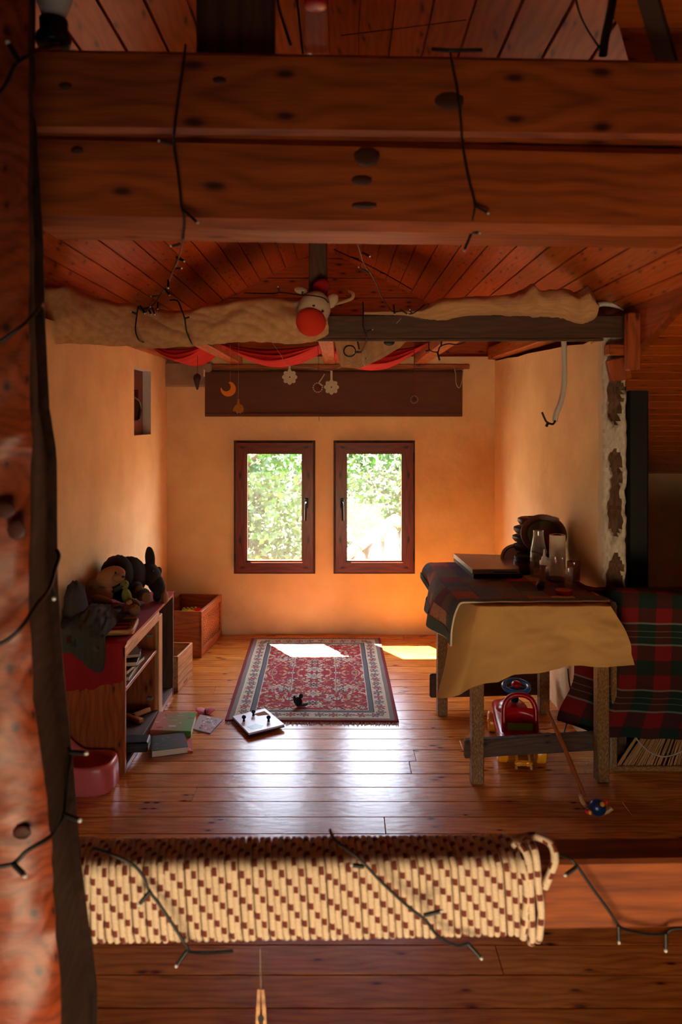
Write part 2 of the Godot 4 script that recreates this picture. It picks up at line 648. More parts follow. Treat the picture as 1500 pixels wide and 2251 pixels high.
func make_materials() -> void:
	fuzz.frequency = 0.05
	fuzz.seed = 4
	var wa := wood_tex(11, 5, 0.75, Color(0.58, 0.42, 0.28))
	var wb := wood_tex(23, 12, 0.6, Color(0.62, 0.47, 0.36))
	var wc := wood_tex(37, 4, 0.62, Color(0.42, 0.28, 0.2))
	var grain := bumps(0.03, 5, 3.0)
	var ws := Vector3(0.6, 2.2, 1)
	var fl := [Color(0.88, 0.57, 0.20), Color(0.84, 0.53, 0.17), Color(0.91, 0.61, 0.23), Color(0.86, 0.55, 0.19)]
	for k in 4:
		var m := mat("floor_wood_%d" % k, fl[k], 0.27, wa, ws, grain, 0.12)
		m.metallic_specular = 0.6
		var ce := mat("ceiling_wood_%d" % k, [Color(0.72, 0.34, 0.08), Color(0.69, 0.31, 0.06), Color(0.75, 0.36, 0.09), Color(0.70, 0.33, 0.07)][k], 0.34, wb, ws)
		ce.metallic_specular = 0.42
	mat("beam_wood", Color(0.68, 0.32, 0.09), 0.55, wc, Vector3(0.5, 1.6, 1))
	mat("rail_wood", Color(0.58, 0.29, 0.07), 0.75, wc, Vector3(0.5, 1.6, 1))
	mat("joist_wood", Color(0.70, 0.40, 0.17), 0.5, wa, ws)
	mat("dark_wood", Color(0.33, 0.20, 0.12), 0.6, wc, ws)
	mat("old_wood", Color(0.36, 0.26, 0.18), 0.75, wc, ws)
	mat("knot_wood", Color(0.27, 0.11, 0.045), 0.55)
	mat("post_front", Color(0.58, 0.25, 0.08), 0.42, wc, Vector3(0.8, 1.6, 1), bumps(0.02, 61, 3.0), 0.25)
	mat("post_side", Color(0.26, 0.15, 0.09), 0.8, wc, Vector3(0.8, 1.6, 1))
	mat("sash_wood", Color(0.45, 0.17, 0.08), 0.35, wc, ws)
	mat("cabinet_wood", Color(0.68, 0.36, 0.17), 0.35, wa, ws)
	mat("pale_wood", Color(0.80, 0.60, 0.38), 0.5, wa, ws)
	mat("crate_wood", Color(0.70, 0.38, 0.16), 0.45, wa, ws)
	mat("leg_wood", Color(0.68, 0.52, 0.28), 0.55, blotch(0.05, 71, Color(0.45, 0.36, 0.26), Color(1, 0.98, 0.92)), Vector3(2, 6, 1))
	mat("black", Color(0.02, 0.02, 0.022), 0.45)
	mat("cord_black", Color(0.015, 0.02, 0.018), 0.5)
	mat("bulb_tip", Color(0.8, 0.8, 0.78), 0.2)
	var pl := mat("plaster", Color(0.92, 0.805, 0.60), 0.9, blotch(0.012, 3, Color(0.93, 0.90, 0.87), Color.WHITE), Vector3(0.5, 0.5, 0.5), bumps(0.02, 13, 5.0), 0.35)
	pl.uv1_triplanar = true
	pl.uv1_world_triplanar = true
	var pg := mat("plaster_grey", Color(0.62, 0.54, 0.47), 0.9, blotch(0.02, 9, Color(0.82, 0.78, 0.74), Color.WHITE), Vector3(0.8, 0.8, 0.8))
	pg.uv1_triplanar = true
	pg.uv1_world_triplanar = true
	var pe := mat("plaster_end", Color.WHITE, 0.95, null, Vector3.ONE)
	pe.vertex_color_use_as_albedo = true
	mat("slab", Color(0.25, 0.15, 0.09), 0.9)
	mat("canvas", Color(0.80, 0.60, 0.42), 0.95, blotch(0.02, 31, Color(0.86, 0.84, 0.80), Color.WHITE), Vector3(3, 1, 1))
	var cl := mat("cream_cloth", Color(0.80, 0.62, 0.38), 0.95, blotch(0.05, 33, Color(0.9, 0.88, 0.84), Color.WHITE), Vector3(2, 2, 1))
	cl.backlight_enabled = true
	cl.backlight = Color(0.25, 0.2, 0.12)
	var rd := mat("red_swag", Color(0.66, 0.015, 0.02), 1.0)
	rd.backlight_enabled = true
	rd.backlight = Color(0.22, 0.01, 0.01)
	mat("red_cloth", Color(0.60, 0.05, 0.11), 0.9, blotch(0.2, 35, Color(0.88, 0.86, 0.86), Color.WHITE), Vector3(4, 4, 1))
	mat("grey_cloth", Color(0.27, 0.28, 0.27), 0.95, print_tex(5, Color(0.9, 0.9, 0.9), [Color(0.8, 0.8, 0.78), Color(1, 0.25, 0.15), Color(0.6, 0.62, 0.6), Color(1, 1, 1)], 26), Vector3(1, 1, 1))
	mat("blind", Color(0.37, 0.23, 0.17), 0.85, blotch(0.01, 41, Color(0.9, 0.9, 0.9), Color.WHITE), Vector3(1, 1, 1))
	mat("rug", Color.WHITE, 0.95, rug_tex())
	mat("fringe", Color(0.80, 0.74, 0.62), 0.95)
	mat("rug_edge", Color(0.45, 0.03, 0.07), 0.95)
	mat("tartan", Color(0.9, 0.9, 0.9), 0.97, tartan_tex(), Vector3.ONE).uv1_offset = Vector3(0, 0.62, 0)
	mat("quilt", Color.WHITE, 0.92, quilt_tex(), Vector3.ONE)
	mat("quilt_trim", Color(0.28, 0.36, 0.34), 0.9)
	mat("piping", Color(0.85, 0.80, 0.72), 0.9)
	mat("rope", Color.WHITE, 0.85, rope_tex(), Vector3(21.0, 1, 1))
	mat("weave", Color(0.80, 0.46, 0.20), 0.5, weave_tex(), Vector3(1, 1, 1))
	mat("grey_cloth_plain", Color(0.22, 0.21, 0.21), 0.97)
	var gl := mat("glass", Color(1, 1, 1, 0.06), 0.02)
	gl.transparency = BaseMaterial3D.TRANSPARENCY_ALPHA
	var jg := mat("jar_glass", Color(0.92, 0.94, 0.92, 0.06), 0.03)
	jg.transparency = BaseMaterial3D.TRANSPARENCY_ALPHA
	var ag := mat("amber_glass", Color(0.7, 0.42, 0.25, 0.45), 0.05)
	ag.transparency = BaseMaterial3D.TRANSPARENCY_ALPHA
	mat("pvc_white", Color(0.75, 0.72, 0.68), 0.45)
	mat("white", Color(0.85, 0.84, 0.82), 0.4)
	mat("paper", Color(0.86, 0.80, 0.70), 0.9)
	mat("bulb_glass", Color(0.80, 0.77, 0.70), 0.35)
	mat("silver", Color(0.72, 0.70, 0.68), 0.38).metallic = 0.6
	mat("steel", Color(0.6, 0.6, 0.6), 0.3).metallic = 0.9
	mat("pink", Color(0.80, 0.38, 0.38), 0.25)
	mat("pink_dark", Color(0.86, 0.36, 0.42), 0.7)
	var rp := mat("red_plastic", Color(0.74, 0.03, 0.03), 0.25)
	rp.backlight_enabled = true
	rp.backlight = Color(0.5, 0.02, 0.02)
	mat("blue_plastic", Color(0.12, 0.42, 0.70), 0.22)
	mat("yellow_plastic", Color(0.92, 0.58, 0.07), 0.3)
	mat("green_label", Color(0.55, 0.74, 0.12), 0.35)
	mat("plush_dark", Color(0.17, 0.13, 0.12), 1.0, blotch(0.15, 51, Color(0.6, 0.6, 0.6), Color.WHITE), Vector3(4, 4, 1))
	mat("plush_tan", Color(0.56, 0.40, 0.28), 1.0, blotch(0.15, 52, Color(0.75, 0.72, 0.7), Color.WHITE), Vector3(4, 4, 1))
	mat("plush_beige", Color(0.66, 0.47, 0.33), 1.0, blotch(0.15, 53, Color(0.75, 0.72, 0.7), Color.WHITE), Vector3(4, 4, 1))
	mat("plush_green", Color(0.45, 0.47, 0.22), 1.0)
	mat("plush_white", Color(0.72, 0.62, 0.52), 1.0)
	mat("plush_red", Color(0.80, 0.16, 0.06), 0.9)
	mat("hat_red", Color(0.62, 0.04, 0.04), 0.95)
	mat("eye", Color(0.03, 0.03, 0.03), 0.2)
	mat("lace", Color(0.82, 0.72, 0.58), 0.95)
	mat("thread", Color(0.7, 0.62, 0.52), 0.9)
	mat("thread_red", Color(0.45, 0.10, 0.12), 0.9)
	var mo := mat("orange_felt", Color(0.92, 0.52, 0.10), 0.8)
	mo.backlight_enabled = true
	mo.backlight = Color(0.4, 0.2, 0.03)
	mat("yellow_felt", Color(0.66, 0.42, 0.10), 0.9)
	mat("maroon", Color(0.36, 0.08, 0.08), 0.7)
	mat("cone_brown", Color(0.14, 0.07, 0.06), 0.6)
	mat("clay", Color(0.36, 0.17, 0.10), 0.5)
	mat("clay_dark", Color(0.20, 0.10, 0.07), 0.5)
	mat("clay_green", Color(0.28, 0.26, 0.10), 0.4)
	mat("dark_green", Color(0.04, 0.10, 0.08), 0.5)
	mat("book_green", Color.WHITE, 0.45, print_tex(21, Color(0.75, 0.42, 0.30), [Color(0.30, 0.55, 0.18), Color(0.78, 0.78, 0.74), Color(0.55, 0.18, 0.24), Color(0.76, 0.72, 0.62)], 14))
	mat("book_dark", Color.WHITE, 0.4, print_tex(22, Color(0.14, 0.25, 0.14), [Color(0.16, 0.22, 0.25), Color(0.36, 0.40, 0.18), Color(0.30, 0.22, 0.40), Color(0.12, 0.16, 0.12)], 22))
	mat("magazine", Color.WHITE, 0.45, print_tex(23, Color(0.62, 0.55, 0.52), [Color(0.52, 0.46, 0.46), Color(0.66, 0.14, 0.12), Color(0.82, 0.78, 0.74), Color(0.16, 0.14, 0.16)], 40))
	mat("booklet", Color.WHITE, 0.45, print_tex(24, Color(0.8, 0.58, 0.10), [Color(0.70, 0.12, 0.10), Color(0.84, 0.66, 0.16)], 10))
	mat("book_teal", Color(0.18, 0.30, 0.30), 0.5)
	mat("puzzle_face", Color(0.80, 0.78, 0.84), 0.3)
	mat("purple", Color(0.13, 0.07, 0.26), 0.3)
	mat("spin_blue", Color(0.06, 0.16, 0.30), 0.3)
	mat("rush", Color(0.66, 0.46, 0.26), 0.85)
	mat("beads", Color(0.62, 0.58, 0.50), 0.3)
	var lf := mat("leaf", Color(0.18, 0.33, 0.06), 0.5)
	lf.vertex_color_use_as_albedo = true
	lf.backlight_enabled = true
	lf.backlight = Color(0.36, 0.58, 0.15)
	mat("bark", Color(0.30, 0.25, 0.20), 0.9)
	for k in 3:
		mat("roof_tile_%d" % k, [Color(0.46, 0.28, 0.21), Color(0.50, 0.32, 0.25), Color(0.43, 0.26, 0.20)][k], 0.85)
	mat("roof_under", Color(0.5, 0.36, 0.28), 0.9)
	mat("yard", Color(0.54, 0.49, 0.42), 0.95, blotch(0.02, 91, Color(0.75, 0.75, 0.7), Color.WHITE), Vector3(40, 40, 1))

# ---------------------------------------------------------------- place

const RIDGE_X := -0.126
const RIDGE_Y := 2.70
const PITCH := 0.523
const BACK := -5.37


func y_dormer(x: float) -> float:
	return RIDGE_Y - PITCH * absf(x - RIDGE_X)


func y_main(z: float) -> float:
	return 1.13 + 0.336 * (z + 5.2)


func _ready() -> void:
	rng.seed = 20240611
	var cam := Camera3D.new()
	cam.name = "camera"
	cam.projection = Camera3D.PROJECTION_FRUSTUM
	cam.near = 0.05
	cam.far = 200.0
	cam.keep_aspect = Camera3D.KEEP_HEIGHT
	cam.size = 0.05 * 2251.0 / LENS
	cam.frustum_offset = Vector2(0, -0.05 * (1125.5 - HORIZON) / LENS)
	cam.position = Vector3(0, EYE, 0)
	var att := CameraAttributesPhysical.new()
	att.frustum_focal_length = 35.0
	att.exposure_aperture = 5.0
	att.frustum_focus_distance = 4.0
	att.frustum_near = 0.05
	att.frustum_far = 200.0
	cam.attributes = att
	cam.projection = Camera3D.PROJECTION_FRUSTUM
	cam.current = true
	add_child(cam)

	var env := Environment.new()
	env.background_mode = Environment.BG_SKY
	var sky := Sky.new()
	var sm := ProceduralSkyMaterial.new()
	sm.sky_top_color = Color(0.80, 0.86, 0.96)
	sm.sky_horizon_color = Color(1.0, 0.97, 0.93)
	sm.ground_horizon_color = Color(0.98, 0.95, 0.88)
	sm.ground_bottom_color = Color(0.6, 0.58, 0.5)
	sm.sky_energy_multiplier = 4.0
	sm.ground_energy_multiplier = 3.0
	sky.sky_material = sm
	env.sky = sky
	env.tonemap_mode = Environment.TONE_MAPPER_LINEAR
	env.tonemap_exposure = 1.0
	env.sdfgi_enabled = true
	env.ssao_enabled = true
	env.ssil_enabled = true
	var we := WorldEnvironment.new()
	we.name = "environment"
	we.environment = env
	add_child(we)

	var sun := DirectionalLight3D.new()
	sun.name = "sun"
	sun.light_color = Color(1.0, 0.91, 0.75)
	sun.light_energy = 80.0
	sun.light_angular_distance = 0.6
	sun.shadow_enabled = true
	sun.sky_mode = DirectionalLight3D.SKY_MODE_LIGHT_ONLY
	add_child(sun)
	sun.look_at_from_position(Vector3.ZERO, Vector3(0.30, -1.0, 0.49), Vector3.UP)

	make_materials()
	build_floor()
	build_walls()
	build_ceiling()
	build_windows()
	build_outside()
	build_frame()
	build_midbeam()
	build_hangings()
	build_left()
	build_rug()
	build_table()
	build_under_table()
	build_armchair()
	build_strings()


func build_floor() -> void:
	var f := struct("floor")
	part("subfloor", bx(Vector3(5.2, 0.12, 4.1), X(Vector3(0, -0.088, -3.42)), 0.0), "slab", f)
	var w := 0.118
	var z := BACK - 0.02
	var row := 0
	while z < -1.4:
		var x := -2.5 - rng.randf() * 1.5
		while x < 2.5:
			var l := rng.randf_range(1.7, 3.2)
			var x0 := maxf(x, -2.5)
			var x1 := minf(x + l, 2.5)
			if x1 - x0 > 0.05:
				part("plank", bx(Vector3(x1 - x0 - 0.0015, 0.028, w - 0.0022), X(Vector3((x0 + x1) / 2, -0.014 - rng.randf() * 0.0008, z + w / 2)), 0.0018), "floor_wood_%d" % (rng.randi() % 4), f)
			x += l
		z += w
		row += 1


func csg_hole(root: Node, size: Vector3, at: Vector3) -> void:
	var h := CSGBox3D.new()
	h.name = "opening"
	h.size = size
	h.position = at
	h.operation = CSGShape3D.OPERATION_SUBTRACTION
	root.add_child(h, true)


func wall(called: String, size: Vector3, at: Vector3, m: String, holes: Array) -> CSGBox3D:
	var b := CSGBox3D.new()
	b.name = called
	b.size = size
	b.position = at
	b.material = M[m]
	for h in holes:
		csg_hole(b, h[0], h[1] - at)
	add_child(b)
	b.set_meta("kind", "structure")
	return b


func build_walls() -> void:
	# end wall with two windows
	wall("wall_back", Vector3(2.62, 1.95, 0.12), Vector3(-0.07, 0.955, BACK - 0.06), "plaster", [
		[Vector3(0.566, 0.926, 0.3), Vector3(-0.4615, 0.885, BACK)],
		[Vector3(0.566, 0.926, 0.3), Vector3(0.231, 0.885, BACK)]])
	wall("wall_left", Vector3(0.24, 1.93, 2.5), Vector3(-1.33, 0.945, -4.2), "plaster", [[Vector3(0.6, 0.40, 0.40), Vector3(-1.33, 1.60, -4.72)]])
	# the plaster soffit over the left corner of the end wall
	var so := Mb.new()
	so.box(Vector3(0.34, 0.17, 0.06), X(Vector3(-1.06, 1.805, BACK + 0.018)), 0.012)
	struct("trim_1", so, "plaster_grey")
	# the right-hand dormer wall ends in a broken edge
	var wr := struct("wall_right")
	wr.transform = X(Vector3(1.068, 0, BACK), 2.2)
	var skin := Mb.new()
	var L := 1.99
	var r := RandomNumberGenerator.new()
	r.seed = 5
	var poly := PackedVector2Array([Vector2(-0.05, 0), Vector2(-0.05, 1.90)])
	for k in 8:
		poly.append(Vector2(L * (k + 0.5) / 8.5, 1.895 - 0.012 * k * 0.5 + r.randf_range(-0.006, 0.006)))
	var edge := []
	for k in 46:
		var y := 1.86 - 1.86 * k / 45.0
		edge.append(Vector2(L + r.randf_range(-0.012, 0.008), y))
	for e in edge:
		poly.append(e - Vector2(0.05, 0))
	var tx := Transform3D(Basis(Vector3(0, 0, 1), Vector3.UP, Vector3(-1, 0, 0)), Vector3(0.055, 0, 0))
	skin.extrude(poly, 0.11, tx)
	part("plaster_face", skin, "plaster", wr)
	# ragged end face: lime plaster over a core of brown mud brick
	var e := Mb.new()
	e.colored = true
	var nz := noise(0.9, 17, 4)
	var ny := 110
	var nx := 14
	var g := []
	var cols := []
	for j in ny + 1:
		var y := 1.86 * j / ny
		var row := []
		var crow := []
		for i in nx + 1:
			var t := float(i) / nx
			var wob := nz.get_noise_2d(y * 5.0, 3.0) * 0.30
			var half := -0.12
			for iv in [[1.46, 1.70, 0.27], [0.97, 1.37, 0.25], [-0.1, 0.915, 0.36]]:
				half = maxf(half, minf(iv[2] + nz.get_noise_2d(y * 3.0, 40.0) * 0.2, minf(y - iv[0], iv[1] - y) * 5.0))
			var d: float = absf(t - 0.5 + wob * 0.35) - half + 0.10 * nz.get_noise_2d(t * 9.0, y * 16.0)
			var mud := d < 0.0 and i > 0 and i < nx
			var ez: float = edge[clampi(int((1.86 - y) / 1.86 * 45.0), 0, 45)].x
			var zz := ez + 0.004 + 0.012 * nz.get_noise_2d(t * 14.0, y * 22.0) - (0.028 if mud else 0.0)
			if i == 0 or i == nx:
				zz = ez - 0.008
			row.append(Vector3(0.002 + 0.106 * t + (0.006 * nz.get_noise_2d(y * 20.0, t) if i > 0 else 0.0), y, zz))
			var lime := Color(0.62, 0.54, 0.42) * (0.85 + 0.3 * nz.get_noise_2d(t * 30.0, y * 40.0))
			crow.append(Color(0.115, 0.055, 0.03) * (1.0 + 0.7 * nz.get_noise_2d(t * 20.0, y * 30.0)) if mud else lime)
		row.push_front(Vector3(0.0, y, L - 0.07))
		row.append(Vector3(0.11, y, L - 0.07))
		crow.push_front(Color(0.62, 0.50, 0.34))
		crow.append(Color(0.62, 0.54, 0.42))
		g.append(row)
		cols.append(crow)
	var nor := e.normals(g)
	for j in ny:
		for i in nx + 2:
			e.col = cols[j][i]
			e.tri(g[j][i], g[j][i + 1], g[j + 1][i + 1], nor[j][i], nor[j][i + 1], nor[j + 1][i + 1])
			e.tri(g[j][i], g[j + 1][i + 1], g[j + 1][i], nor[j][i], nor[j + 1][i + 1], nor[j + 1][i])
	part("broken_edge", e, "plaster_end", wr)
	# boarded gable above the end wall
	var ga := struct("wall_gable")
	part("backing", bx(Vector3(3.6, 1.3, 0.05), X(Vector3(RIDGE_X, 2.5, BACK - 0.12)), 0.0), "slab", ga)
	var y := 1.93
	while y < RIDGE_Y:
		var half := minf((RIDGE_Y + 0.02 - y) / PITCH, 1.6)
		part("board", bx(Vector3(half * 2, 0.136, 0.022), X(Vector3(RIDGE_X, y + 0.07, BACK - 0.085)), 0.003), "ceiling_wood_1", ga)
		y += 0.14
	# knee walls under the main slope, outer walls and the unseen wall behind the viewer, its opening added for fill light
	wall("wall_knee_right", Vector3(1.6, 1.3, 0.12), Vector3(2.0, 0.6, -5.26), "plaster", [])
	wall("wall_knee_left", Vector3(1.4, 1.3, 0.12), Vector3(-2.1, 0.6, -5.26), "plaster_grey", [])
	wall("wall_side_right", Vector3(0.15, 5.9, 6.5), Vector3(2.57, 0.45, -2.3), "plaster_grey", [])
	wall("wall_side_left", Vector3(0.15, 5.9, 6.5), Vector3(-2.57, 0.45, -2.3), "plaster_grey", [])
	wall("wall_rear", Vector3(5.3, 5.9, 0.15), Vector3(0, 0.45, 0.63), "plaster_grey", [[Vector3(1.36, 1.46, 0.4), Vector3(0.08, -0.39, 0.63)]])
	# added unseen stairwell: floor stops here so the added rear opening lights the rail
	wall("wall_added_stair", Vector3(5.2, 2.35, 0.12), Vector3(0, -1.3, -1.42), "plaster_grey", [])
	struct("floor_added_hall", bx(Vector3(5.2, 0.12, 2.2), X(Vector3(0, -2.42, -0.4)), 0.0), "old_wood")
	struct("trim_3", bx(Vector3(5.0, 0.12, 0.03), X(Vector3(0, -0.061, -1.338)), 0.004), "beam_wood")


func board(a: Vector3, b: Vector3, c: Vector3, d: Vector3, up: Vector3, m: String, par: Node3D, shrink: float) -> void:
	# a tongued board: lower face a b c d (a-b and d-c are its long edges), groove chamfer on the long edges
	var s := (d - a).normalized() * shrink
	var ch := up * 0.004
	var t := up * 0.018
	var l := (b - a).length()
	var w := (d - a).length()
	var q := Mb.new()
	var o := Vector2(rng.randf() * 3.0, rng.randf() * 3.0)
	var lo := [a + s * 3.5, b + s * 3.5, c - s * 3.5, d - s * 3.5]
	q.facet(lo, -up, [o, o + Vector2(l, 0), o + Vector2(l, w), o + Vector2(0, w)])
	q.facet([a + s + ch, b + s + ch, lo[1], lo[0]], -up, [o, o + Vector2(l, 0), o + Vector2(l, 0.004), o + Vector2(0, 0.004)])
	q.facet([d - s + ch, c - s + ch, lo[2], lo[3]], -up, [o, o + Vector2(l, 0), o + Vector2(l, 0.004), o + Vector2(0, 0.004)])
	q.facet([a + s + ch, b + s + ch, b + s + t, a + s + t], a - d)
	q.facet([d - s + ch, c - s + ch, c - s + t, d - s + t], d - a)
	q.facet([a + s + t, b + s + t, c - s + t, d - s + t], up)
	q.facet([lo[0], lo[3], d - s + t, a + s + t], a - b)
	q.facet([lo[1], lo[2], c - s + t, b + s + t], b - a)
	part("board", q, m, par)


func build_ceiling() -> void:
	var c := struct("ceiling")
	# dormer slopes: boards run towards the end wall
	var dw := 0.088
	for s in [-1, 1]:
		var lim := 1.32 if s < 0 else 1.376
		var k := 0
		while k * dw < lim:
			var u0 := k * dw
			var u1 := minf((k + 1) * dw, lim)
			var x0: float = RIDGE_X + s * u0
			var x1: float = RIDGE_X + s * u1
			var ya := y_dormer(x0)
			var yb := y_dormer(x1)
			var za := (ya - 1.13) / 0.336 - 5.2
			var zb := (yb - 1.13) / 0.336 - 5.2
			board(Vector3(x0, ya, BACK - 0.1), Vector3(x0, ya, za), Vector3(x1, yb, zb), Vector3(x1, yb, BACK - 0.1), Vector3(s * PITCH, 1, 0).normalized(), "ceiling_wood_%d" % (rng.randi() % 4), c, 0.0012)
			k += 1
		var sl := Mb.new()     # roof above the boards
		var xe: float = RIDGE_X + s * (lim + 0.12)
		var pz := [Vector3(RIDGE_X, RIDGE_Y + 0.03, BACK - 0.25), Vector3(RIDGE_X, RIDGE_Y + 0.03, -0.4), Vector3(xe, y_dormer(xe) + 0.03, (y_dormer(xe) - 1.13) / 0.336 - 5.0), Vector3(xe, y_dormer(xe) + 0.03, BACK - 0.25)]
		sl.facet(pz, Vector3.DOWN)
		sl.facet(pz.map(func(p): return p + Vector3(0, 0.14, 0)), Vector3.UP)
		for i in 4:
			sl.facet([pz[i], pz[(i + 1) % 4], pz[(i + 1) % 4] + Vector3(0, 0.14, 0), pz[i] + Vector3(0, 0.14, 0)], Vector3(s, 0, 0))
		part("roof_deck", sl, "slab", c)
		# side board where the dormer slope drops to the main slope
		var xs: float = RIDGE_X + s * lim
		var yt := y_dormer(xs) + 0.02
		var zt := (yt - 1.13) / 0.336 - 5.2
		var fs := Mb.new()
		var zf := BACK - 0.1
		fs.extrude(PackedVector2Array([Vector2(zf, yt), Vector2(zt, yt), Vector2(zf, y_main(zf))]), 0.03, Transform3D(Basis(Vector3(0, 0, 1), Vector3.UP, Vector3(-1, 0, 0)), Vector3(xs + s * 0.016, 0, 0)))
		part("fascia", fs, "beam_wood", c)
	# main slope: boards run across
	var z := -5.32
	var dz := 0.092
	while z < 1.35:
		var z1 := z + dz
		for s in [-1, 1]:
			var lim := 1.32 if s < 0 else 1.376
			var v0 := clampf((RIDGE_Y - y_main(z)) / PITCH, 0.0, lim)
			var v1 := clampf((RIDGE_Y - y_main(z1)) / PITCH, 0.0, lim)
			var xe: float = s * 2.5
			var up := Vector3(0, 1, -0.336).normalized()
			board(Vector3(RIDGE_X + s * v0, y_main(z), z), Vector3(xe, y_main(z), z), Vector3(xe, y_main(z1), z1), Vector3(RIDGE_X + s * v1, y_main(z1), z1), up, "ceiling_wood_%d" % (rng.randi() % 4), c, 0.0012)
		z = z1
	for s in [-1, 1]:      # roof above the main slope, beside the dormer and in front of it
		var sl := Mb.new()
		var lim := 1.32 if s < 0 else 1.376
		var xi: float = RIDGE_X + s * (lim + 0.03)
		var zv := (y_dormer(xi) - 1.13) / 0.336 - 5.2
		var o := Vector3(0, 0.035, 0)
		var pz := [Vector3(xi, y_main(-5.5), -5.5) + o, Vector3(s * 2.6, y_main(-5.5), -5.5) + o, Vector3(s * 2.6, y_main(1.4), 1.4) + o, Vector3(RIDGE_X, y_main(1.4), 1.4) + o, Vector3(RIDGE_X, y_main(-0.55), -0.55) + o, Vector3(xi, y_main(zv), zv) + o]
		for q in [[0, 1, 2, 5], [5, 2, 3, 4]]:
			var ps := []
			for i in q:
				ps.append(pz[i])
			sl.facet(ps, Vector3.DOWN)
			sl.facet(ps.map(func(p): return p + Vector3(0, 0.14, 0)), Vector3.UP)
			for i in 4:
				sl.facet([ps[i], ps[(i + 1) % 4], ps[(i + 1) % 4] + Vector3(0, 0.14, 0), ps[i] + Vector3(0, 0.14, 0)], Vector3(s, 0, 0))
		part("roof_deck", sl, "slab", c)
	part("ridge_beam", bx(Vector3(5.0, 0.16, 0.12), X(Vector3(0, y_main(1.35) - 0.06, 1.35)), 0.01), "beam_wood", c)


func window_unit(called: String, x0: float, x1: float, y0: float, y1: float, handle_side: int) -> void:
	# called: window_1 ...; a fixed casing, an opening sash with mitred timbers, a double pane, hinges and a lever handle
	var w := struct(called)
	var z := BACK - 0.01
	var fw := 0.028
	var yc := (y0 + y1) / 2
	var xc := (x0 + x1) / 2
	for s in [-1, 1]:
		part("casing", bx(Vector3(fw, y1 - y0, 0.07), X(Vector3(xc + s * ((x1 - x0) / 2 - fw / 2), yc, z - 0.028)), 0.002), "dark_wood", w)
		part("casing", bx(Vector3(x1 - x0 - 2 * fw, fw, 0.07), X(Vector3(xc, yc + s * ((y1 - y0) / 2 - fw / 2), z - 0.028)), 0.002), "dark_wood", w)
	var a0 := x0 + fw - 0.008
	var a1 := x1 - fw + 0.008
	var b0 := y0 + fw - 0.008
	var b1 := y1 - fw + 0.008
	var sw := 0.078
	var sash := Node3D.new()
	sash.name = "sash"
	w.add_child(sash)
	for s in [-1, 1]:
		for across in [false, true]:
			var lo: float = (b0 if not across else a0)
			var hi: float = (b1 if not across else a1)
			var l := hi - lo
			var poly := PackedVector2Array([Vector2(-l / 2, 0), Vector2(l / 2, 0), Vector2(l / 2 - sw + 0.012, sw - 0.012), Vector2(-l / 2 + sw - 0.012, sw - 0.012)])
			var inner := PackedVector2Array([Vector2(-l / 2 + sw - 0.012, sw - 0.012), Vector2(l / 2 - sw + 0.012, sw - 0.012), Vector2(l / 2 - sw, sw), Vector2(-l / 2 + sw, sw)])
			var b := Mb.new()
			var turn: float = (0.0 if s < 0 else 180.0) if across else (-90.0 if s < 0 else 90.0)
			var at := Vector3((a0 + a1) / 2, b0 if s < 0 else b1, z + 0.008) if across else Vector3(a0 if s < 0 else a1, (b0 + b1) / 2, z + 0.008)
			b.extrude(poly, 0.056, X(at, 0, 0, turn))
			b.extrude(inner, 0.036, X(at - Vector3(0, 0, 0.004), 0, 0, turn))
			part("rail" if across else "stile", b, "sash_wood", sash)
	part("pane", bx(Vector3(a1 - a0 - 2 * sw + 0.02, b1 - b0 - 2 * sw + 0.02, 0.004), X(Vector3(xc, yc, z - 0.004)), 0.0), "glass", sash)
	var hx: float = (a1 - 0.045) if handle_side > 0 else (a0 + 0.045)
	var hd := Node3D.new()
	hd.name = "handle"
	w.add_child(hd)
	var zz := z + 0.04
	part("rose", bx(Vector3(0.026, 0.07, 0.012), X(Vector3(hx, yc + 0.03, zz)), 0.004), "black", hd)
	part("lever", tb(curve([Vector3(hx, yc + 0.035, zz), Vector3(hx, yc + 0.035, zz + 0.035), Vector3(hx - handle_side * 0.002, yc + 0.01, zz + 0.045), Vector3(hx - handle_side * 0.004, yc - 0.085, zz + 0.043)], 4), 0.0085), "black", hd)
	for y in [y0 + 0.12, y1 - 0.12]:
		part("hinge", tb([Vector3((x0 + fw * 0.6) if handle_side > 0 else (x1 - fw * 0.6), y - 0.03, z + 0.028), Vector3((x0 + fw * 0.6) if handle_side > 0 else (x1 - fw * 0.6), y + 0.03, z + 0.028)], 0.008), "black", w)


func build_windows() -> void:
	window_unit("window_1", -0.7485, -0.1745, 0.418, 1.352, 1)
	window_unit("window_2", -0.056, 0.518, 0.418, 1.352, -1)
	# narrow window deep in the left wall, with a bent iron hasp
	var w := struct("window_3")
	var x := -1.287
	for s in [-1, 1]:
		part("casing", bx(Vector3(0.05, 0.40, 0.1), X(Vector3(x, 1.60, -4.72 + s * 0.15)), 0.003), "sash_wood", w)
		part("casing", bx(Vector3(0.05, 0.12 if s > 0 else 0.09, 0.2), X(Vector3(x, 1.60 + s * (0.14 if s > 0 else 0.155), -4.72)), 0.003), "sash_wood", w)
	part("pane", bx(Vector3(0.004, 0.2, 0.2), X(Vector3(x - 0.01, 1.595, -4.72)), 0.0), "glass", w)
	part("hasp", tb(curve([Vector3(x + 0.03, 1.645, -4.55), Vector3(x + 0.035, 1.63, -4.65), Vector3(x + 0.04, 1.61, -4.76), Vector3(x + 0.035, 1.56, -4.82), Vector3(x + 0.03, 1.50, -4.80)], 4), 0.009), "black", w)


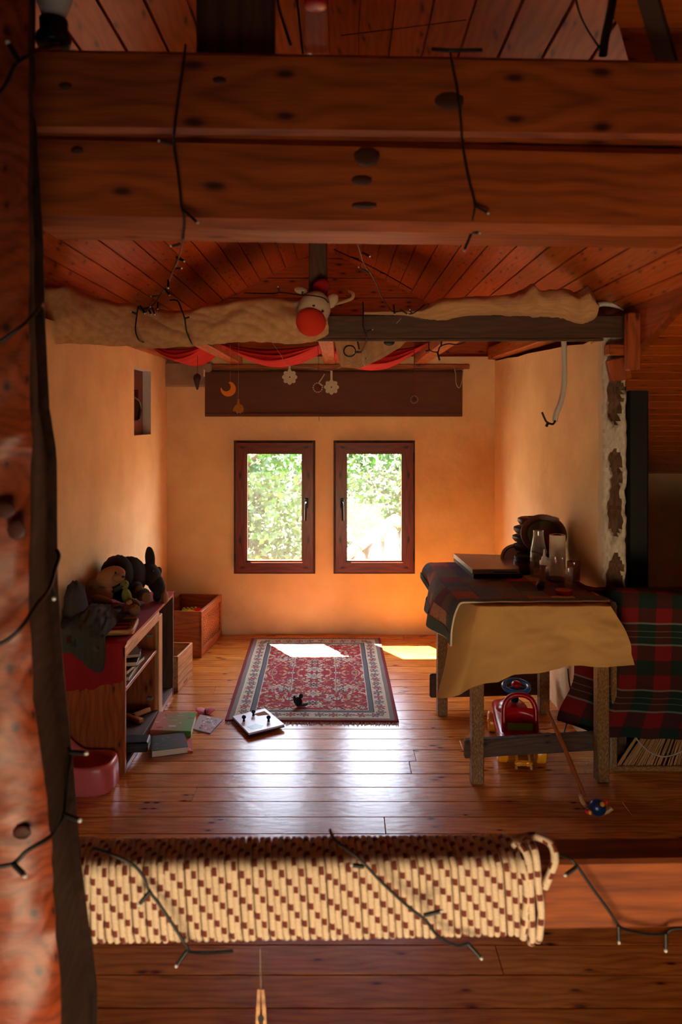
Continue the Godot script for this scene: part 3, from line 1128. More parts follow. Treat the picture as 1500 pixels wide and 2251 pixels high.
func leafy_tree(at: Vector3, label: String, rx: float, ry: float, crown: float, count: int, sd: int, leaf: float) -> void:
	var t := thing("garden_tree", label, "tree", at)
	var r := RandomNumberGenerator.new()
	r.seed = sd
	var tips := []
	part("trunk", tb(curve([Vector3(0, 0, 0), Vector3(0.08, crown * 0.4, 0.05), Vector3(-0.05, crown * 0.8, 0), Vector3(0.05, crown + ry * 0.7, 0)], 5), [0.16, 0.155, 0.15, 0.145, 0.14, 0.135, 0.13, 0.125, 0.12, 0.11, 0.10, 0.09, 0.07, 0.05, 0.03, 0.02]), "bark", t)
	for k in 9:
		var a := TAU * k / 9.0 + r.randf()
		var y0 := crown * r.randf_range(0.55, 1.05)
		var end := Vector3(cos(a) * rx * r.randf_range(0.5, 0.9), crown + ry * r.randf_range(-0.6, 0.8), sin(a) * rx * r.randf_range(0.5, 0.9))
		var mid := Vector3(end.x * 0.45, lerpf(y0, end.y, 0.65), end.z * 0.45)
		part("branch", tb(curve([Vector3(0, y0, 0), mid, end], 4), [0.06, 0.055, 0.05, 0.045, 0.04, 0.032, 0.025, 0.018, 0.01], 6), "bark", t)
		tips.append(mid)
		tips.append(end)
	var lm := Mb.new()
	lm.colored = true
	lm.facet([Vector3(0, 0, 0), Vector3(0.35, 0.5, 0.08), Vector3(0, 1, -0.1)], Vector3(0, 0, 1))
	lm.facet([Vector3(0, 0, 0), Vector3(0, 1, -0.1), Vector3(-0.35, 0.5, 0.08)], Vector3(0, 0, 1))
	var mm := MultiMesh.new()
	mm.transform_format = MultiMesh.TRANSFORM_3D
	mm.use_colors = true
	mm.mesh = lm.done()
	mm.instance_count = count
	# leaves in loose sprays on the shell of the crown
	var sprays := []
	for k in count / 24:
		var d := Vector3(r.randfn(), r.randfn(), r.randfn()).normalized()
		sprays.append(Vector3(d.x * rx, d.y * ry, d.z * rx) * pow(r.randf(), 0.45) + Vector3(0, crown, 0))
	for i in count:
		var c: Vector3 = sprays[i % sprays.size()]
		var p := c + Vector3(r.randfn(), r.randfn(), r.randfn()) * 0.14
		var s := leaf * r.randf_range(0.7, 1.3)
		var b := Basis.from_euler(Vector3(r.randf_range(-1.2, 1.2), r.randf() * TAU, r.randf() * TAU)).scaled(Vector3(s, s, s))
		mm.set_instance_transform(i, Transform3D(b, p))
		var g := r.randf_range(0.55, 1.1)
		mm.set_instance_color(i, Color(g * r.randf_range(0.85, 1.25), g, g * r.randf_range(0.7, 1.0)))
	var mi := MultiMeshInstance3D.new()
	mi.name = "foliage"
	mi.multimesh = mm
	mi.material_override = M["leaf"]
	mi.set_meta("kind", "stuff")
	t.add_child(mi)


func build_outside() -> void:
	struct("ground_yard", bx(Vector3(80, 0.2, 80), X(Vector3(0, -3.6, -2)), 0.0), "yard")
	leafy_tree(Vector3(-1.35, -3.5, -9.6), "leafy green tree outside the window on the crate side, branches showing", 1.9, 2.1, 3.9, 16000, 3, 0.085)
	leafy_tree(Vector3(1.7, -3.5, -11.5), "leafy green tree rising behind the tiled roof outside", 2.4, 2.3, 4.1, 18000, 4, 0.09)
	leafy_tree(Vector3(-3.2, -3.5, -14.5), "pale green tree farther back in the garden, mostly hidden by a nearer one", 3.2, 2.8, 4.3, 12000, 6, 0.12)
	leafy_tree(Vector3(-0.9, -3.5, -8.2), "low bright bush below the first window, its top catching sun", 0.9, 0.8, 2.75, 6000, 7, 0.07)
	leafy_tree(Vector3(1.15, -3.5, -10.3), "dense green bush showing just above the tiled roof outside", 1.3, 1.15, 3.2, 9000, 9, 0.08)
	# neighbouring roof with barrel tiles, its hip falling to one side
	var t := thing("tiled_roof", "sun-bleached clay tile roof corner seen low through the second window", "roof", Vector3(0.55, 0.28, -8.6))
	var slope := 0.40
	var under := Mb.new()
	under.extrude(PackedVector2Array([Vector2(-0.02, 0), Vector2(2.6, 0), Vector2(2.6, -2.0), Vector2(-1.45, -2.0)]), 0.05, Transform3D(Basis(Vector3.RIGHT, Vector3(0, slope, -1).normalized(), Vector3(0, 1, slope).normalized()), Vector3(0, -0.06, 0)))
	part("roof_base", under, "roof_under", t)
	part("eave_wall", bx(Vector3(3.2, 3.2, 0.2), X(Vector3(1.1, -2.45, 1.2)), 0.0), "plaster", t)
	var tile := Mb.new()
	var g := []
	for j in 3:
		var row := []
		for i in 9:
			var a := PI * i / 8.0
			var rr := 0.086 - 0.008 * j / 2.0
			row.append(Vector3(-cos(a) * rr, sin(a) * rr * 0.85, 0.2 - 0.2 * j))
		g.append(row)
	tile.sheet(g, 0.014)
	var tm := tile.done()
	for j in 6:
		for i in 16:
			var z := 0.14 + j * 0.30
			var x := -1.3 + i * 0.185 + rng.randf_range(-0.008, 0.008)
			if x < -0.75 * z:
				continue
			var o := part("roof_tile", tm, "roof_tile_%d" % (rng.randi() % 3), t)
			o.transform = X(Vector3(x, -slope * z - 0.012 + rng.randf() * 0.01, z), rng.randf_range(-2, 2), 24.5)
	for k in 7:     # hip and ridge caps
		var z := 0.06 + k * 0.3
		var o := part("hip_tile", tm, "roof_tile_%d" % (k % 3), t)
		o.transform = X(Vector3(-0.78 * z, -slope * z + 0.05, z), -38.0, 17.0)
	for k in 9:
		var o := part("ridge_tile", tm, "roof_tile_%d" % (k % 3), t)
		o.transform = X(Vector3(0.1 + k * 0.3, 0.02, 0.0), 90.0, 3.0)

# ---------------------------------------------------------------- timber frame in front of the room

func beam_between(a: Vector3, b: Vector3, h: float, d: float, bev: float) -> Mb:   # timber with its front top edge running from a to b
	var l := b - a
	var q := Mb.new()
	var xa := l.normalized()
	var za := Vector3(-xa.z, 0, xa.x).normalized() * 1.0
	za = xa.cross(Vector3.UP).normalized()
	var ya := za.cross(xa).normalized()
	var c := (a + b) / 2 - ya * h / 2 - za * d / 2
	q.box(Vector3(l.length(), h, d), Transform3D(Basis(xa, ya, za), c), bev, Vector2(rng.randf() * 3, rng.randf() * 3))
	return q


func knot(c: Vector3, rx: float, ry: float, parent: Node3D) -> void:
	part("knot", el(c, Vector3(rx * 1.25, ry * 0.8, 0.003), Basis(), 0.25), "knot_wood", parent)


func build_frame() -> void:
	# hewn post
	var post := thing("log_post", "hewn varnished log post standing beside the rope-wrapped rail, knotty orange face", "post")
	var front := Mb.new()
	var nz := noise(1.0, 3, 3)
	var rings := []
	var dark := []
	# edge between the hewn face and the dark bark side, and the silhouette, measured up the post
	var ys := [2251, 2100, 1900, 1800, 1700, 1500, 1300, 1000, 900, 700, 500, 300, 60, -60]
	var ridge := [136, 132, 116, 110, 102, 72, 62, 68, 66, 64, 62, 62, 62, 62]
	var sil := [214, 196, 172, 166, 158, 138, 126, 124, 108, 98, 94, 82, 76, 76]
	var cen := []
	var n := 60
	for j in n + 1:
		var t := float(j) / n * (ys.size() - 1)
		var i := mini(int(t), ys.size() - 2)
		var f := t - i
		var py := lerpf(ys[i], ys[i + 1], f)
		var a := P(lerpf(ridge[i], ridge[i + 1], f), py, 1.30)
		var b := P(lerpf(sil[i], sil[i + 1], f), py, 1.44)
		var wob := nz.get_noise_2d(j * 1.1, 2.0) * 0.004
		a.x += wob
		a.y = lerpf(a.y, b.y, 0.5)
		b.y = a.y
		var y := a.y
		var row := []
		var prof := [Vector2(a.x - 0.22, -1.36), Vector2(a.x - 0.20, -1.29), Vector2(a.x - 0.13, -1.262), Vector2(a.x - 0.06, -1.268), Vector2(a.x - 0.018, -1.283), Vector2(a.x, -1.302), Vector2(a.x + 0.001, -1.318), Vector2(b.x - 0.012, -1.425), Vector2(b.x, -1.44), Vector2(b.x - 0.01, -1.47), Vector2(a.x - 0.1, -1.52), Vector2(a.x - 0.22, -1.48)]
		for k in prof.size():
			var q: Vector2 = prof[k]
			var w := nz.get_noise_2d(k * 7.0, j * 0.8) * 0.010 + nz.get_noise_2d(k * 3.0, j * 2.6) * 0.004
			row.append(Vector3(q.x + (w if k < 5 else w * 0.3), y, q.y + w))
		row.append(row[0])
		rings.append(row)
	# extend to floor and up to the slope
	var foot := []
	for p in rings[0]:
		foot.append(Vector3(p.x, 0.0, p.z))
	rings.push_front(foot)
	var top := []
	for p in rings[-1]:
		top.append(Vector3(p.x, y_main(p.z) + 0.01, p.z))
	rings.append(top)
	var hewn_rows := []
	var bark_rows := []
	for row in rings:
		hewn_rows.append(row.slice(0, 6))
		bark_rows.append(row.slice(5, 13))
	front.grid(hewn_rows, false, 0.5, 2.4)
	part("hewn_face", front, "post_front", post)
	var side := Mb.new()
	side.grid(bark_rows, false, 0.5, 2.4)
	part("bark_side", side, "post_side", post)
	knot(Vector3(P(38, 1165, 1.268).x, P(0, 1165, 1.268).y, -1.266), 0.012, 0.02, post)
	knot(Vector3(P(15, 1120, 1.268).x, P(0, 1120, 1.268).y, -1.262), 0.014, 0.016, post)
	knot(Vector3(P(48, 1830, 1.268).x, P(0, 1830, 1.268).y, -1.268), 0.012, 0.014, post)

	# two collar beams, one on the other, running away slightly to the right
	var za := 1.435
	var zb := 1.525
	var ub := thing("collar_beam", "upper of the two stacked orange timber beams overhead, with rough knots", "beam")
	part("timber", beam_between(P(40, 103, za), P(1560, 131, zb), 0.156, 0.15, 0.009), "beam_wood", ub)
	for s in [[143, 190, 0.010], [482, 177, 0.010], [985, 222, 0.026]]:
		var zz: float = lerpf(za, zb, (s[0] - 40.0) / 1520.0)
		knot(P(s[0], s[1], zz - 0.001), s[2] * 1.0, s[2] * (0.9 if s[2] < 0.02 else 0.8), ub)
	var lb := thing("collar_beam", "lower of the two stacked timber beams, bevelled bottom edge catching light", "beam")
	part("timber", beam_between(P(60, 286, za + 0.014), P(1560, 322, zb + 0.014), 0.176, 0.14, 0.017), "beam_wood", lb)
	for s in [[806, 345, 0.020, 0.022], [795, 397, 0.016, 0.012], [800, 452, 0.020, 0.008], [170, 302, 0.01, 0.008]]:
		var zz: float = lerpf(za, zb, (s[0] - 40.0) / 1520.0) + 0.011
		knot(P(s[0], maxf(s[1], 340.0) if s[0] > 700 else 330.0, zz), s[2], s[3], lb)
	# king post on the upper beam
	var kp := thing("king_post", "dark square post rising from the upper beam towards the ridge", "post")
	var c := P(524, 60, 1.60)
	part("timber", bx(Vector3(0.155, 0.50, 0.1), X(Vector3(c.x, 2.20 + 0.25, -1.585), 3.6), 0.006), "dark_wood", kp)

	# the rail
	var ra := thing("rail_beam", "orange timber rail low across the opening, bare at one end, rope round the rest", "beam")
	var a := P(60, 1908, 1.455)
	var b := P(1640, 1888, 1.54)
	part("timber", beam_between(a, b, 0.137, 0.085, 0.007), "rail_wood", ra)
	# rope: one helix round the rail
	var dir := (b - a).normalized()
	var out := dir.cross(Vector3.UP).normalized()
	if out.z < 0:
		out = -out
	var up := out.cross(dir).normalized()
	if up.y < 0:
		up = -up
	var x0 := P(128, 1980, 1.455)
	var x1 := P(1168, 1970, 1.52)
	var s0 := (x0 - a).dot(dir)
	var s1 := (x1 - a).dot(dir)
	var rr := 0.0066
	var turns := int((s1 - s0) / 0.0128)
	var pts := []
	var hh := 0.137 + rr * 1.6
	var dd := 0.085 + rr * 1.6
	var rc := 0.016
	var loop := []
	for q in [[1, 1], [1, -1], [-1, -1], [-1, 1]]:      # front top, front bottom, back bottom, back top
		for k in 3:
			var base: float = {"1,1": 90.0, "1,-1": 0.0, "-1,-1": -90.0, "-1,1": 180.0}["%d,%d" % q]
			var w := deg_to_rad(base - 45.0 * k)
			loop.append(Vector2(q[0] * (dd / 2 - rc) + cos(w) * rc, q[1] * (hh / 2 - rc) + sin(w) * rc))
		var nxt: Array = {"1,1": [1, -1], "1,-1": [-1, -1], "-1,-1": [-1, 1], "-1,1": [1, 1]}["%d,%d" % q]
		if q[0] == nxt[0]:
			loop.append(Vector2(q[0] * (dd / 2 + 0.001), 0))
	var ctr := a - up * 0.137 / 2 - out * 0.085 / 2
	for k in turns:
		var jit := rng.randf_range(-0.0012, 0.0012)
		var swell := 1.0 + rng.randf_range(0.0, 0.02) + (0.05 if k < 3 else 0.0)
		for i in loop.size():
			var s := s0 + (k + float(i) / loop.size()) * 0.0128 + jit
			var l: Vector2 = loop[i]
			var lean := 0.010 * l.y / hh * (1.0 if k > 6 else -1.6 + k * 0.35)
			pts.append(ctr + dir * (s - lean) + out * l.x * swell + up * l.y * swell)
	var rope := thing("rope_wrap", "cream rope flecked with rust, wound tightly round the low rail", "rope")
	part("coil", tb(pts, rr, 8), "rope", rope)
	# loose end: a loop over the top and two strands down the front
	var e := Mb.new()
	var zf := 1.50
	e.tube(curve([P(1150, 2062, zf), P(1160, 1960, zf - 0.012), P(1148, 1900, zf - 0.01), P(1142, 1868, zf + 0.02), P(1152, 1843, zf + 0.03), P(1180, 1838, zf + 0.02), P(1212, 1856, zf), P(1220, 1890, zf - 0.012), P(1208, 1925, zf - 0.012), P(1198, 1950, zf - 0.006)], 7), 0.0078, 8)
	part("loop", e, "rope", rope)
	part("strand", tb(curve([P(1145, 1862, zf + 0.05), P(1165, 1852, zf + 0.01), P(1178, 1880, zf - 0.014), P(1184, 1950, zf - 0.012), P(1190, 2000, zf - 0.012), P(1186, 2058, zf - 0.004), P(1182, 2066, zf + 0.04)], 7), 0.0074, 8), "rope", rope)
	part("strand", tb(curve([P(1128, 1862, zf + 0.05), P(1140, 1852, zf + 0.012), P(1162, 1890, zf - 0.014), P(1168, 1990, zf - 0.012), P(1170, 2064, zf - 0.004), P(1166, 2070, zf + 0.04)], 7), 0.0074, 8), "rope", rope)

	# clothes peg hanging under the rail
	var peg := thing("clothes_peg", "pale wooden clothes peg hanging on a thread below the rope-wrapped rail", "peg")
	for s in [-1, 1]:
		var top2 := P(574, 2172, 1.47)
		var q := Mb.new()
		q.extrude(PackedVector2Array([Vector2(-0.003, 0.0), Vector2(0.003, 0.0), Vector2(0.0042, -0.04), Vector2(0.0036, -0.078), Vector2(-0.002, -0.078), Vector2(-0.003, -0.05)]), 0.009, X(top2 + Vector3(s * 0.0035, 0, 0), 0, 0, s * 3.2))
		part("leg", q, "pale_wood", peg)
	part("spring", tb([P(574, 2240, 1.462), P(574, 2240, 1.478)], 0.006), "steel", peg)
	part("thread", tb([P(574, 2176, 1.47), P(573, 2120, 1.475), P(572, 2085, 1.475)], 0.0007, 5), "thread", peg)

	# things standing on the upper beam
	var lamp := thing("light_bulb", "unlit white bulb standing upright in a black socket on the beam", "bulb")
	var lc := P(118, 104, 1.50)
	part("socket", lt([Vector2(0, 0), Vector2(0.030, 0), Vector2(0.033, 0.010), Vector2(0.032, 0.022), Vector2(0.026, 0.03), Vector2(0.027, 0.052), Vector2(0.022, 0.054), Vector2(0.021, 0.03)], 24, X(lc)), "black", lamp)
	part("globe", lt([Vector2(0.017, 0.035), Vector2(0.020, 0.05), Vector2(0.024, 0.066), Vector2(0.034, 0.09), Vector2(0.038, 0.112), Vector2(0.034, 0.135), Vector2(0.02, 0.15), Vector2(0.0, 0.154)], 28, X(lc)), "bulb_glass", lamp)
	var bt := thing("bottle", "small clear bottle with red cap standing on the upper beam", "bottle")
	var bc := P(694, 110, 1.52)
	part("glass_body", lt([Vector2(0, 0.002), Vector2(0.022, 0), Vector2(0.0235, 0.004), Vector2(0.0235, 0.072), Vector2(0.02, 0.08), Vector2(0.017, 0.084), Vector2(0.017, 0.092)], 28, X(bc)), "jar_glass", bt)
	part("cap", lt([Vector2(0.0, 0.085), Vector2(0.022, 0.085), Vector2(0.0225, 0.09), Vector2(0.0225, 0.122), Vector2(0.021, 0.125), Vector2(0, 0.125)], 28, X(bc)), "red_plastic", bt)
	solo("strap", tb(curve([P(1326, 122, 1.54), P(1330, 90, 1.54), P(1338, 50, 1.55), P(1348, 0, 1.56), P(1358, -60, 1.58)], 5), 0.009), "cord_black", "thick black cable rising from the upper beam near the boarded slope", "cable")
	solo("wire", tb(curve([P(1322, 110, 1.56), P(1295, 70, 1.58), P(1275, 30, 1.6), P(1265, -10, 1.62)], 5), 0.002), "cord_black", "thin wire running up beside the thick black cable", "wire")
	solo("wire", tb(curve([P(640, 100, 1.6), P(625, 55, 1.6), P(612, 10, 1.62), P(606, -40, 1.66)], 5), 0.003), "cord_black", "dark wire climbing the side of the dark king post", "wire")
	solo("wire", tb(curve([P(750, 78, 1.8), P(900, 60, 1.85), P(1060, 40, 1.9), P(1270, 22, 1.95)], 5), 0.001), "cord_black", "hair-thin wire stretched along the ceiling boards above the beam", "wire")


func strand(label: String, pts: Array, stubs: Array, rad := 0.0022, group := "black fairy-light strands") -> void:
	# pts: [px, py, depth]; stubs: [px, py, px2, py2, depth] one lamp each
	var q := []
	for p in pts:
		q.append(P(p[0], p[1], p[2]))
	var t := thing("fairy_light_cord", label, "fairy lights", Vector3.ZERO, 0.0, group)
	part("cord", tb(curve(q, 5), rad, 6), "cord_black", t)
	for s in stubs:
		var a := P(s[0], s[1], s[4])
		var b := P(s[2], s[3], s[4] - 0.004)
		var d := (b - a).normalized()
		part("lamp_holder", tb([a, b], rad * 1.35, 6), "cord_black", t)
		part("tip", el(b + d * rad, Vector3.ONE * rad * 1.1), "bulb_tip", t)


func build_strings() -> void:
	strand("black fairy-light cord hanging down both stacked beams near the log post", [[408, 98, 1.45], [402, 150, 1.44], [392, 215, 1.44], [383, 290, 1.442], [383, 322, 1.452], [393, 390, 1.455], [399, 450, 1.455], [405, 482, 1.462], [403, 522, 1.48]], [[403, 460, 433, 488, 1.455], [383, 318, 352, 310, 1.45]])
	strand("black fairy-light cord sagging from the lower beam to the draped blanket", [[403, 522, 1.48], [395, 560, 1.9], [383, 590, 2.3], [368, 625, 2.7], [355, 645, 3.0], [335, 672, 3.22], [316, 680, 3.22]], [[397, 536, 378, 541, 1.7], [388, 565, 404, 574, 2.0], [382, 590, 398, 590, 2.3], [370, 615, 370, 632, 2.6], [362, 634, 372, 648, 2.8], [352, 650, 334, 652, 3.0], [347, 664, 347, 678, 3.1]], 0.0026)
	strand("black fairy-light cord dangling across the blanket, bunched at its top", [[330, 676, 3.2], [308, 680, 3.2], [304, 674, 3.2], [300, 700, 3.2], [298, 728, 3.2], [306, 748, 3.22], [318, 753, 3.3]], [[308, 672, 318, 688, 3.19], [318, 688, 330, 676, 3.19], [324, 676, 332, 690, 3.19], [334, 676, 340, 690, 3.19], [300, 690, 290, 686, 3.19]], 0.003)
	strand("black fairy-light cord hanging down the middle of the draped blanket", [[374, 660, 3.22], [390, 661, 3.2], [398, 678, 3.2], [406, 700, 3.19], [410, 728, 3.2], [420, 752, 3.22], [424, 758, 3.26]], [[406, 700, 417, 697, 3.19]], 0.003)
	strand("black fairy-light cord hanging over both beams beside the dark knot", [[950, 108, 1.495], [975, 110, 1.485], [1000, 111, 1.48], [1060, 110, 1.49]], [], 0.0035)
	strand("black fairy-light cord zigzagging down both beams below the dark knot", [[990, 112, 1.485], [996, 150, 1.484], [1006, 200, 1.484], [1014, 270, 1.486], [1018, 322, 1.496], [1030, 390, 1.498], [1044, 448, 1.498], [1040, 480, 1.505], [1037, 510, 1.53]], [[1044, 452, 1072, 468, 1.498], [1037, 510, 1053, 512, 1.525], [1037, 512, 1022, 548, 1.53]])
	strand("black fairy-light cord lying over the rope near the log post", [[205, 1864, 1.46], [240, 1876, 1.43], [290, 1900, 1.432], [314, 1925, 1.434], [328, 1958, 1.434], [352, 1990, 1.434], [385, 2040, 1.434], [410, 2080, 1.436], [418, 2092, 1.442], [460, 2094, 1.46], [512, 2090, 1.48]], [[330, 1960, 308, 1986, 1.432], [412, 2090, 390, 2120, 1.436]], 0.003)
	strand("black fairy-light cord running diagonally across the middle of the wound rope", [[726, 1824, 1.5], [740, 1850, 1.47], [790, 1888, 1.45], [840, 1940, 1.452], [900, 1995, 1.456], [935, 2022, 1.456], [962, 2056, 1.46], [1000, 2078, 1.465], [1028, 2074, 1.47]], [[932, 2012, 968, 2004, 1.452], [1028, 2074, 1056, 2104, 1.47], [800, 1905, 776, 1902, 1.45]], 0.003)
	strand("black fairy-light cord sliding down the bare end of the orange rail", [[1226, 1876, 1.52], [1250, 1885, 1.50], [1270, 1905, 1.494], [1305, 1955, 1.496], [1345, 2010, 1.498], [1362, 2036, 1.5], [1385, 2046, 1.505], [1430, 2054, 1.51], [1462, 2052, 1.515], [1480, 2042, 1.515], [1520, 2040, 1.515]], [[1268, 1906, 1246, 1922, 1.49], [1360, 2036, 1361, 2068, 1.496], [1464, 2052, 1464, 2086, 1.51]], 0.003)
	strand("black fairy-light cord crossing the upper part of the log post", [[-30, 768, 1.24], [10, 745, 1.245], [50, 715, 1.25], [78, 688, 1.29], [92, 668, 1.36], [94, 700, 1.39], [95, 712, 1.40]], [], 0.0035)
	strand("black fairy-light cord looping over the middle of the log post", [[-20, 1424, 1.24], [20, 1404, 1.243], [50, 1375, 1.25], [80, 1330, 1.29], [108, 1295, 1.345], [122, 1250, 1.40], [130, 1222, 1.43], [124, 1208, 1.445]], [[112, 1290, 118, 1312, 1.36]], 0.0035)
	strand("black fairy-light cord winding round the foot of the log post", [[-20, 1906, 1.22], [28, 1899, 1.235], [60, 1870, 1.24], [112, 1838, 1.27], [132, 1810, 1.33], [142, 1780, 1.37], [150, 1700, 1.40], [156, 1660, 1.42], [146, 1635, 1.44]], [[30, 1900, 52, 1922, 1.232], [140, 1790, 172, 1802, 1.355], [154, 1654, 186, 1656, 1.41]], 0.0035)
	strand("black fairy-light cord curling across the post beside the bulb socket", [[-20, 220, 1.24], [10, 190, 1.245], [35, 140, 1.25], [62, 122, 1.27], [95, 104, 1.38], [130, 98, 1.46]], [[42, 136, 20, 98, 1.245]], 0.0035)
	strand("black fairy-light cord drooping from the ridge to the tie beam", [[768, 470, 1.6], [774, 510, 2.0], [790, 548, 2.4], [803, 585, 2.7], [815, 600, 2.8], [828, 625, 3.0], [838, 650, 3.1], [852, 672, 3.2], [866, 686, 3.25], [884, 684, 3.25], [905, 690, 3.24], [934, 670, 3.26]], [[797, 555, 812, 563, 2.5], [812, 600, 790, 588, 2.8], [866, 670, 868, 690, 3.24], [880, 680, 896, 690, 3.22], [905, 688, 902, 682, 3.22]], 0.0028)
	strand("black fairy-light cord looped from the tie beam to the canvas pocket", [[798, 664, 3.27], [799, 690, 3.24], [799, 718, 3.24], [806, 735, 3.24], [804, 755, 3.3], [795, 774, 3.4], [786, 772, 3.45]], [[806, 728, 818, 725, 3.23], [795, 774, 780, 775, 3.4], [790, 768, 786, 748, 3.42]], 0.003)
	strand("black fairy-light cord hung below the tie beam near the blind chain", [[944, 744, 3.5], [944, 768, 3.55], [962, 774, 3.55], [968, 762, 3.55], [985, 756, 3.52], [1008, 757, 3.5], [1030, 748, 3.48]], [[944, 770, 936, 772, 3.55], [962, 774, 967, 792, 3.54], [970, 762, 971, 748, 3.54]], 0.003)
	strand("black fairy-light cord along the gable edge behind the ridge post", [[735, 548, 4.4], [760, 560, 4.5], [800, 578, 4.6], [850, 604, 4.7], [905, 636, 4.8]], [[772, 565, 790, 570, 4.5], [846, 602, 836, 598, 4.7]], 0.003)
	strand("black fairy-light cord trailing from the blanket to the stuffed cow", [[538, 644, 3.4], [600, 645, 3.3], [616, 643, 3.28], [660, 648, 3.2], [690, 650, 3.13], [712, 655, 3.14], [722, 665, 3.18]], [[614, 643, 612, 632, 3.28], [664, 648, 666, 640, 3.2]], 0.003)

# ---------------------------------------------------------------- tie beam, blankets, joists, hangings

func build_midbeam() -> void:
	var tb0 := thing("tie_beam", "dark brown tie beam across the room opening, pale blankets laid over it", "beam")
	part("timber", bx(Vector3(2.62, 0.098, 0.10), X(Vector3(-0.045, 1.902, -3.40)), 0.008), "dark_wood", tb0)
	part("light_strip", bx(Vector3(2.42, 0.012, 0.03), X(Vector3(-0.05, 1.846, -3.40)), 0.002), "old_wood", tb0)
	# post standing on the tie beam under the ridge
	var c := P(700, 560, 3.42)
	var kp := thing("ridge_post", "slim dark post standing on the tie beam behind the stuffed cow", "post")
	part("timber", bx(Vector3(0.08, 0.70, 0.08), X(Vector3(c.x, 1.951 + 0.35, -3.40)), 0.005), "dark_wood", kp)
	# head of the corner post where the dormer wall ends
	var hp := thing("corner_post_head", "orange planed post head at the end of the tie beam", "post")
	var b := P(1405, 690, 3.36)
	part("timber", bx(Vector3(0.052, 0.242, 0.06), X(Vector3(1.226, 1.822, -3.25)), 0.006), "beam_wood", hp)
	var sp := thing("corner_block", "short orange timber block between broken plaster and the planed post head", "block")
	part("timber", bx(Vector3(0.11, 0.048, 0.07), X(P(1362, 770, 3.34)), 0.005), "beam_wood", sp)
	part("brace", bx(Vector3(0.085, 0.10, 0.05), X(P(1360, 812, 3.355), 0, 0, 12), 0.006), "beam_wood", sp)
	var dp := thing("dark_post", "nearly black timber post in the side space behind the broken wall edge", "post")
	part("timber", bx(Vector3(0.10, 1.66, 0.10), X(Vector3(P(1396, 0, 3.75).x, 0.83, -3.75), 0, 0, 0), 0.01), "black", dp)
	# joists resting on the end wall
	var k := 0
	for x in [-0.725, -0.075, 0.545]:
		var j := thing("ceiling_joist", ["orange joist over the dangling moon, between two red swags", "orange joist over the middle of the blind, behind the cow", "orange joist meeting the wall above the blind chain"][k], "joist", Vector3.ZERO, 0.0, "joists over the dormer")
		part("timber", bx(Vector3(0.078, 0.10, 1.95), X(Vector3(x, 1.925, -4.42)), 0.005), "joist_wood", j)
		k += 1
	for s in [-1, 1]:
		var j := thing("wall_plate", "orange plank lying on top of the wall with the broken edge" if s > 0 else "orange plank lying on the wall above the narrow window", "plank")
		part("timber", bx(Vector3(0.09, 0.085, 1.9), X(Vector3(1.10 if s > 0 else -1.20, 1.952, -4.42), 2.2 if s > 0 else 0.0), 0.005), "joist_wood", j)
	struct("trim_2", bx(Vector3(1.88, 0.03, 0.03), X(Vector3(-0.05, 1.858, BACK + 0.012)), 0.003), "joist_wood")

	# blanket over the left half of the beam
	var nz := noise(1.0, 21, 3)
	var g := []
	var nu := 90
	var nv := 30
	for j in nv + 1:
		var row := []
		var v := float(j) / nv
		for i in nu + 1:
			var u := float(i) / nu
			var x := lerpf(-1.33, -0.055, u)
			var topy := 1.995 + 0.035 * sin(u * 9.0 + 0.6) * (1.0 - u * 0.4) + 0.02 * nz.get_noise_2d(u * 5.0, 1.0) + (0.045 if u < 0.12 else 0.045 * exp(-(u - 0.12) * 22.0))
			var boty := lerpf(1.808, 1.827, smoothstep(0.2, 0.45, u)) + 0.012 * sin(u * 11.0) - 0.016 * sin(u * PI) * (1.0 if u > 0.35 else 0.2) + (0.05 * pow(maxf(0.0, u - 0.88) / 0.12, 2.0))
			var z: float
			var y: float
			if v < 0.25:       # from behind up to the top
				var t := v / 0.25
				z = -3.50 + 0.03 * sin(t * PI / 2) + 0.03 * t
				y = lerpf(1.90, topy, sin(t * PI / 2))
			elif v < 0.4:
				var t := (v - 0.25) / 0.15
				z = lerpf(-3.44, -3.32, t)
				y = topy - 0.012 * t * t + 0.008 * sin(t * PI)
			else:
				var t := (v - 0.4) / 0.6
				z = -3.32 + 0.022 * sin(minf(t * 1.5, 1.0) * PI / 2) + 0.018 * sin(t * PI)
				y = lerpf(topy - 0.012, boty, t)
			var fold := nz.get_noise_2d(u * 4.2 + v * 1.6, v * 1.2) * 0.020 + absf(nz.get_noise_2d(u * 5.0 - v * 2.0, v * 0.9 + 9.0)) * 0.028
			z += fold * (0.4 if v < 0.3 else 1.0)
			row.append(Vector3(x, y, z))
		g.append(row)
	var bl := Mb.new()
	bl.sheet(g, 0.006, 1.0, 1.0)
	solo("draped_blanket", bl, "canvas", "wide cream blanket draped over the half of the tie beam by the narrow window", "blanket")
	# rumpled cloth lying along the other half
	g = []
	for j in 61:
		var u := j / 60.0
		var row := []
		var cx := lerpf(0.10, 1.10, u)
		var keys := [[0.0, 0.008], [0.24, 0.012], [0.34, 0.040], [0.48, 0.042], [0.64, 0.046], [0.70, 0.058], [0.735, 0.072], [0.77, 0.054], [0.86, 0.060], [0.92, 0.050], [0.97, 0.062], [1.0, 0.034]]
		var kk := 0
		while kk < keys.size() - 2 and keys[kk + 1][0] < u:
			kk += 1
		var hgt := lerpf(keys[kk][1], keys[kk + 1][1], smoothstep(keys[kk][0], keys[kk + 1][0], u))
		var dep := 0.045 + 0.03 * smoothstep(0.2, 0.45, u)
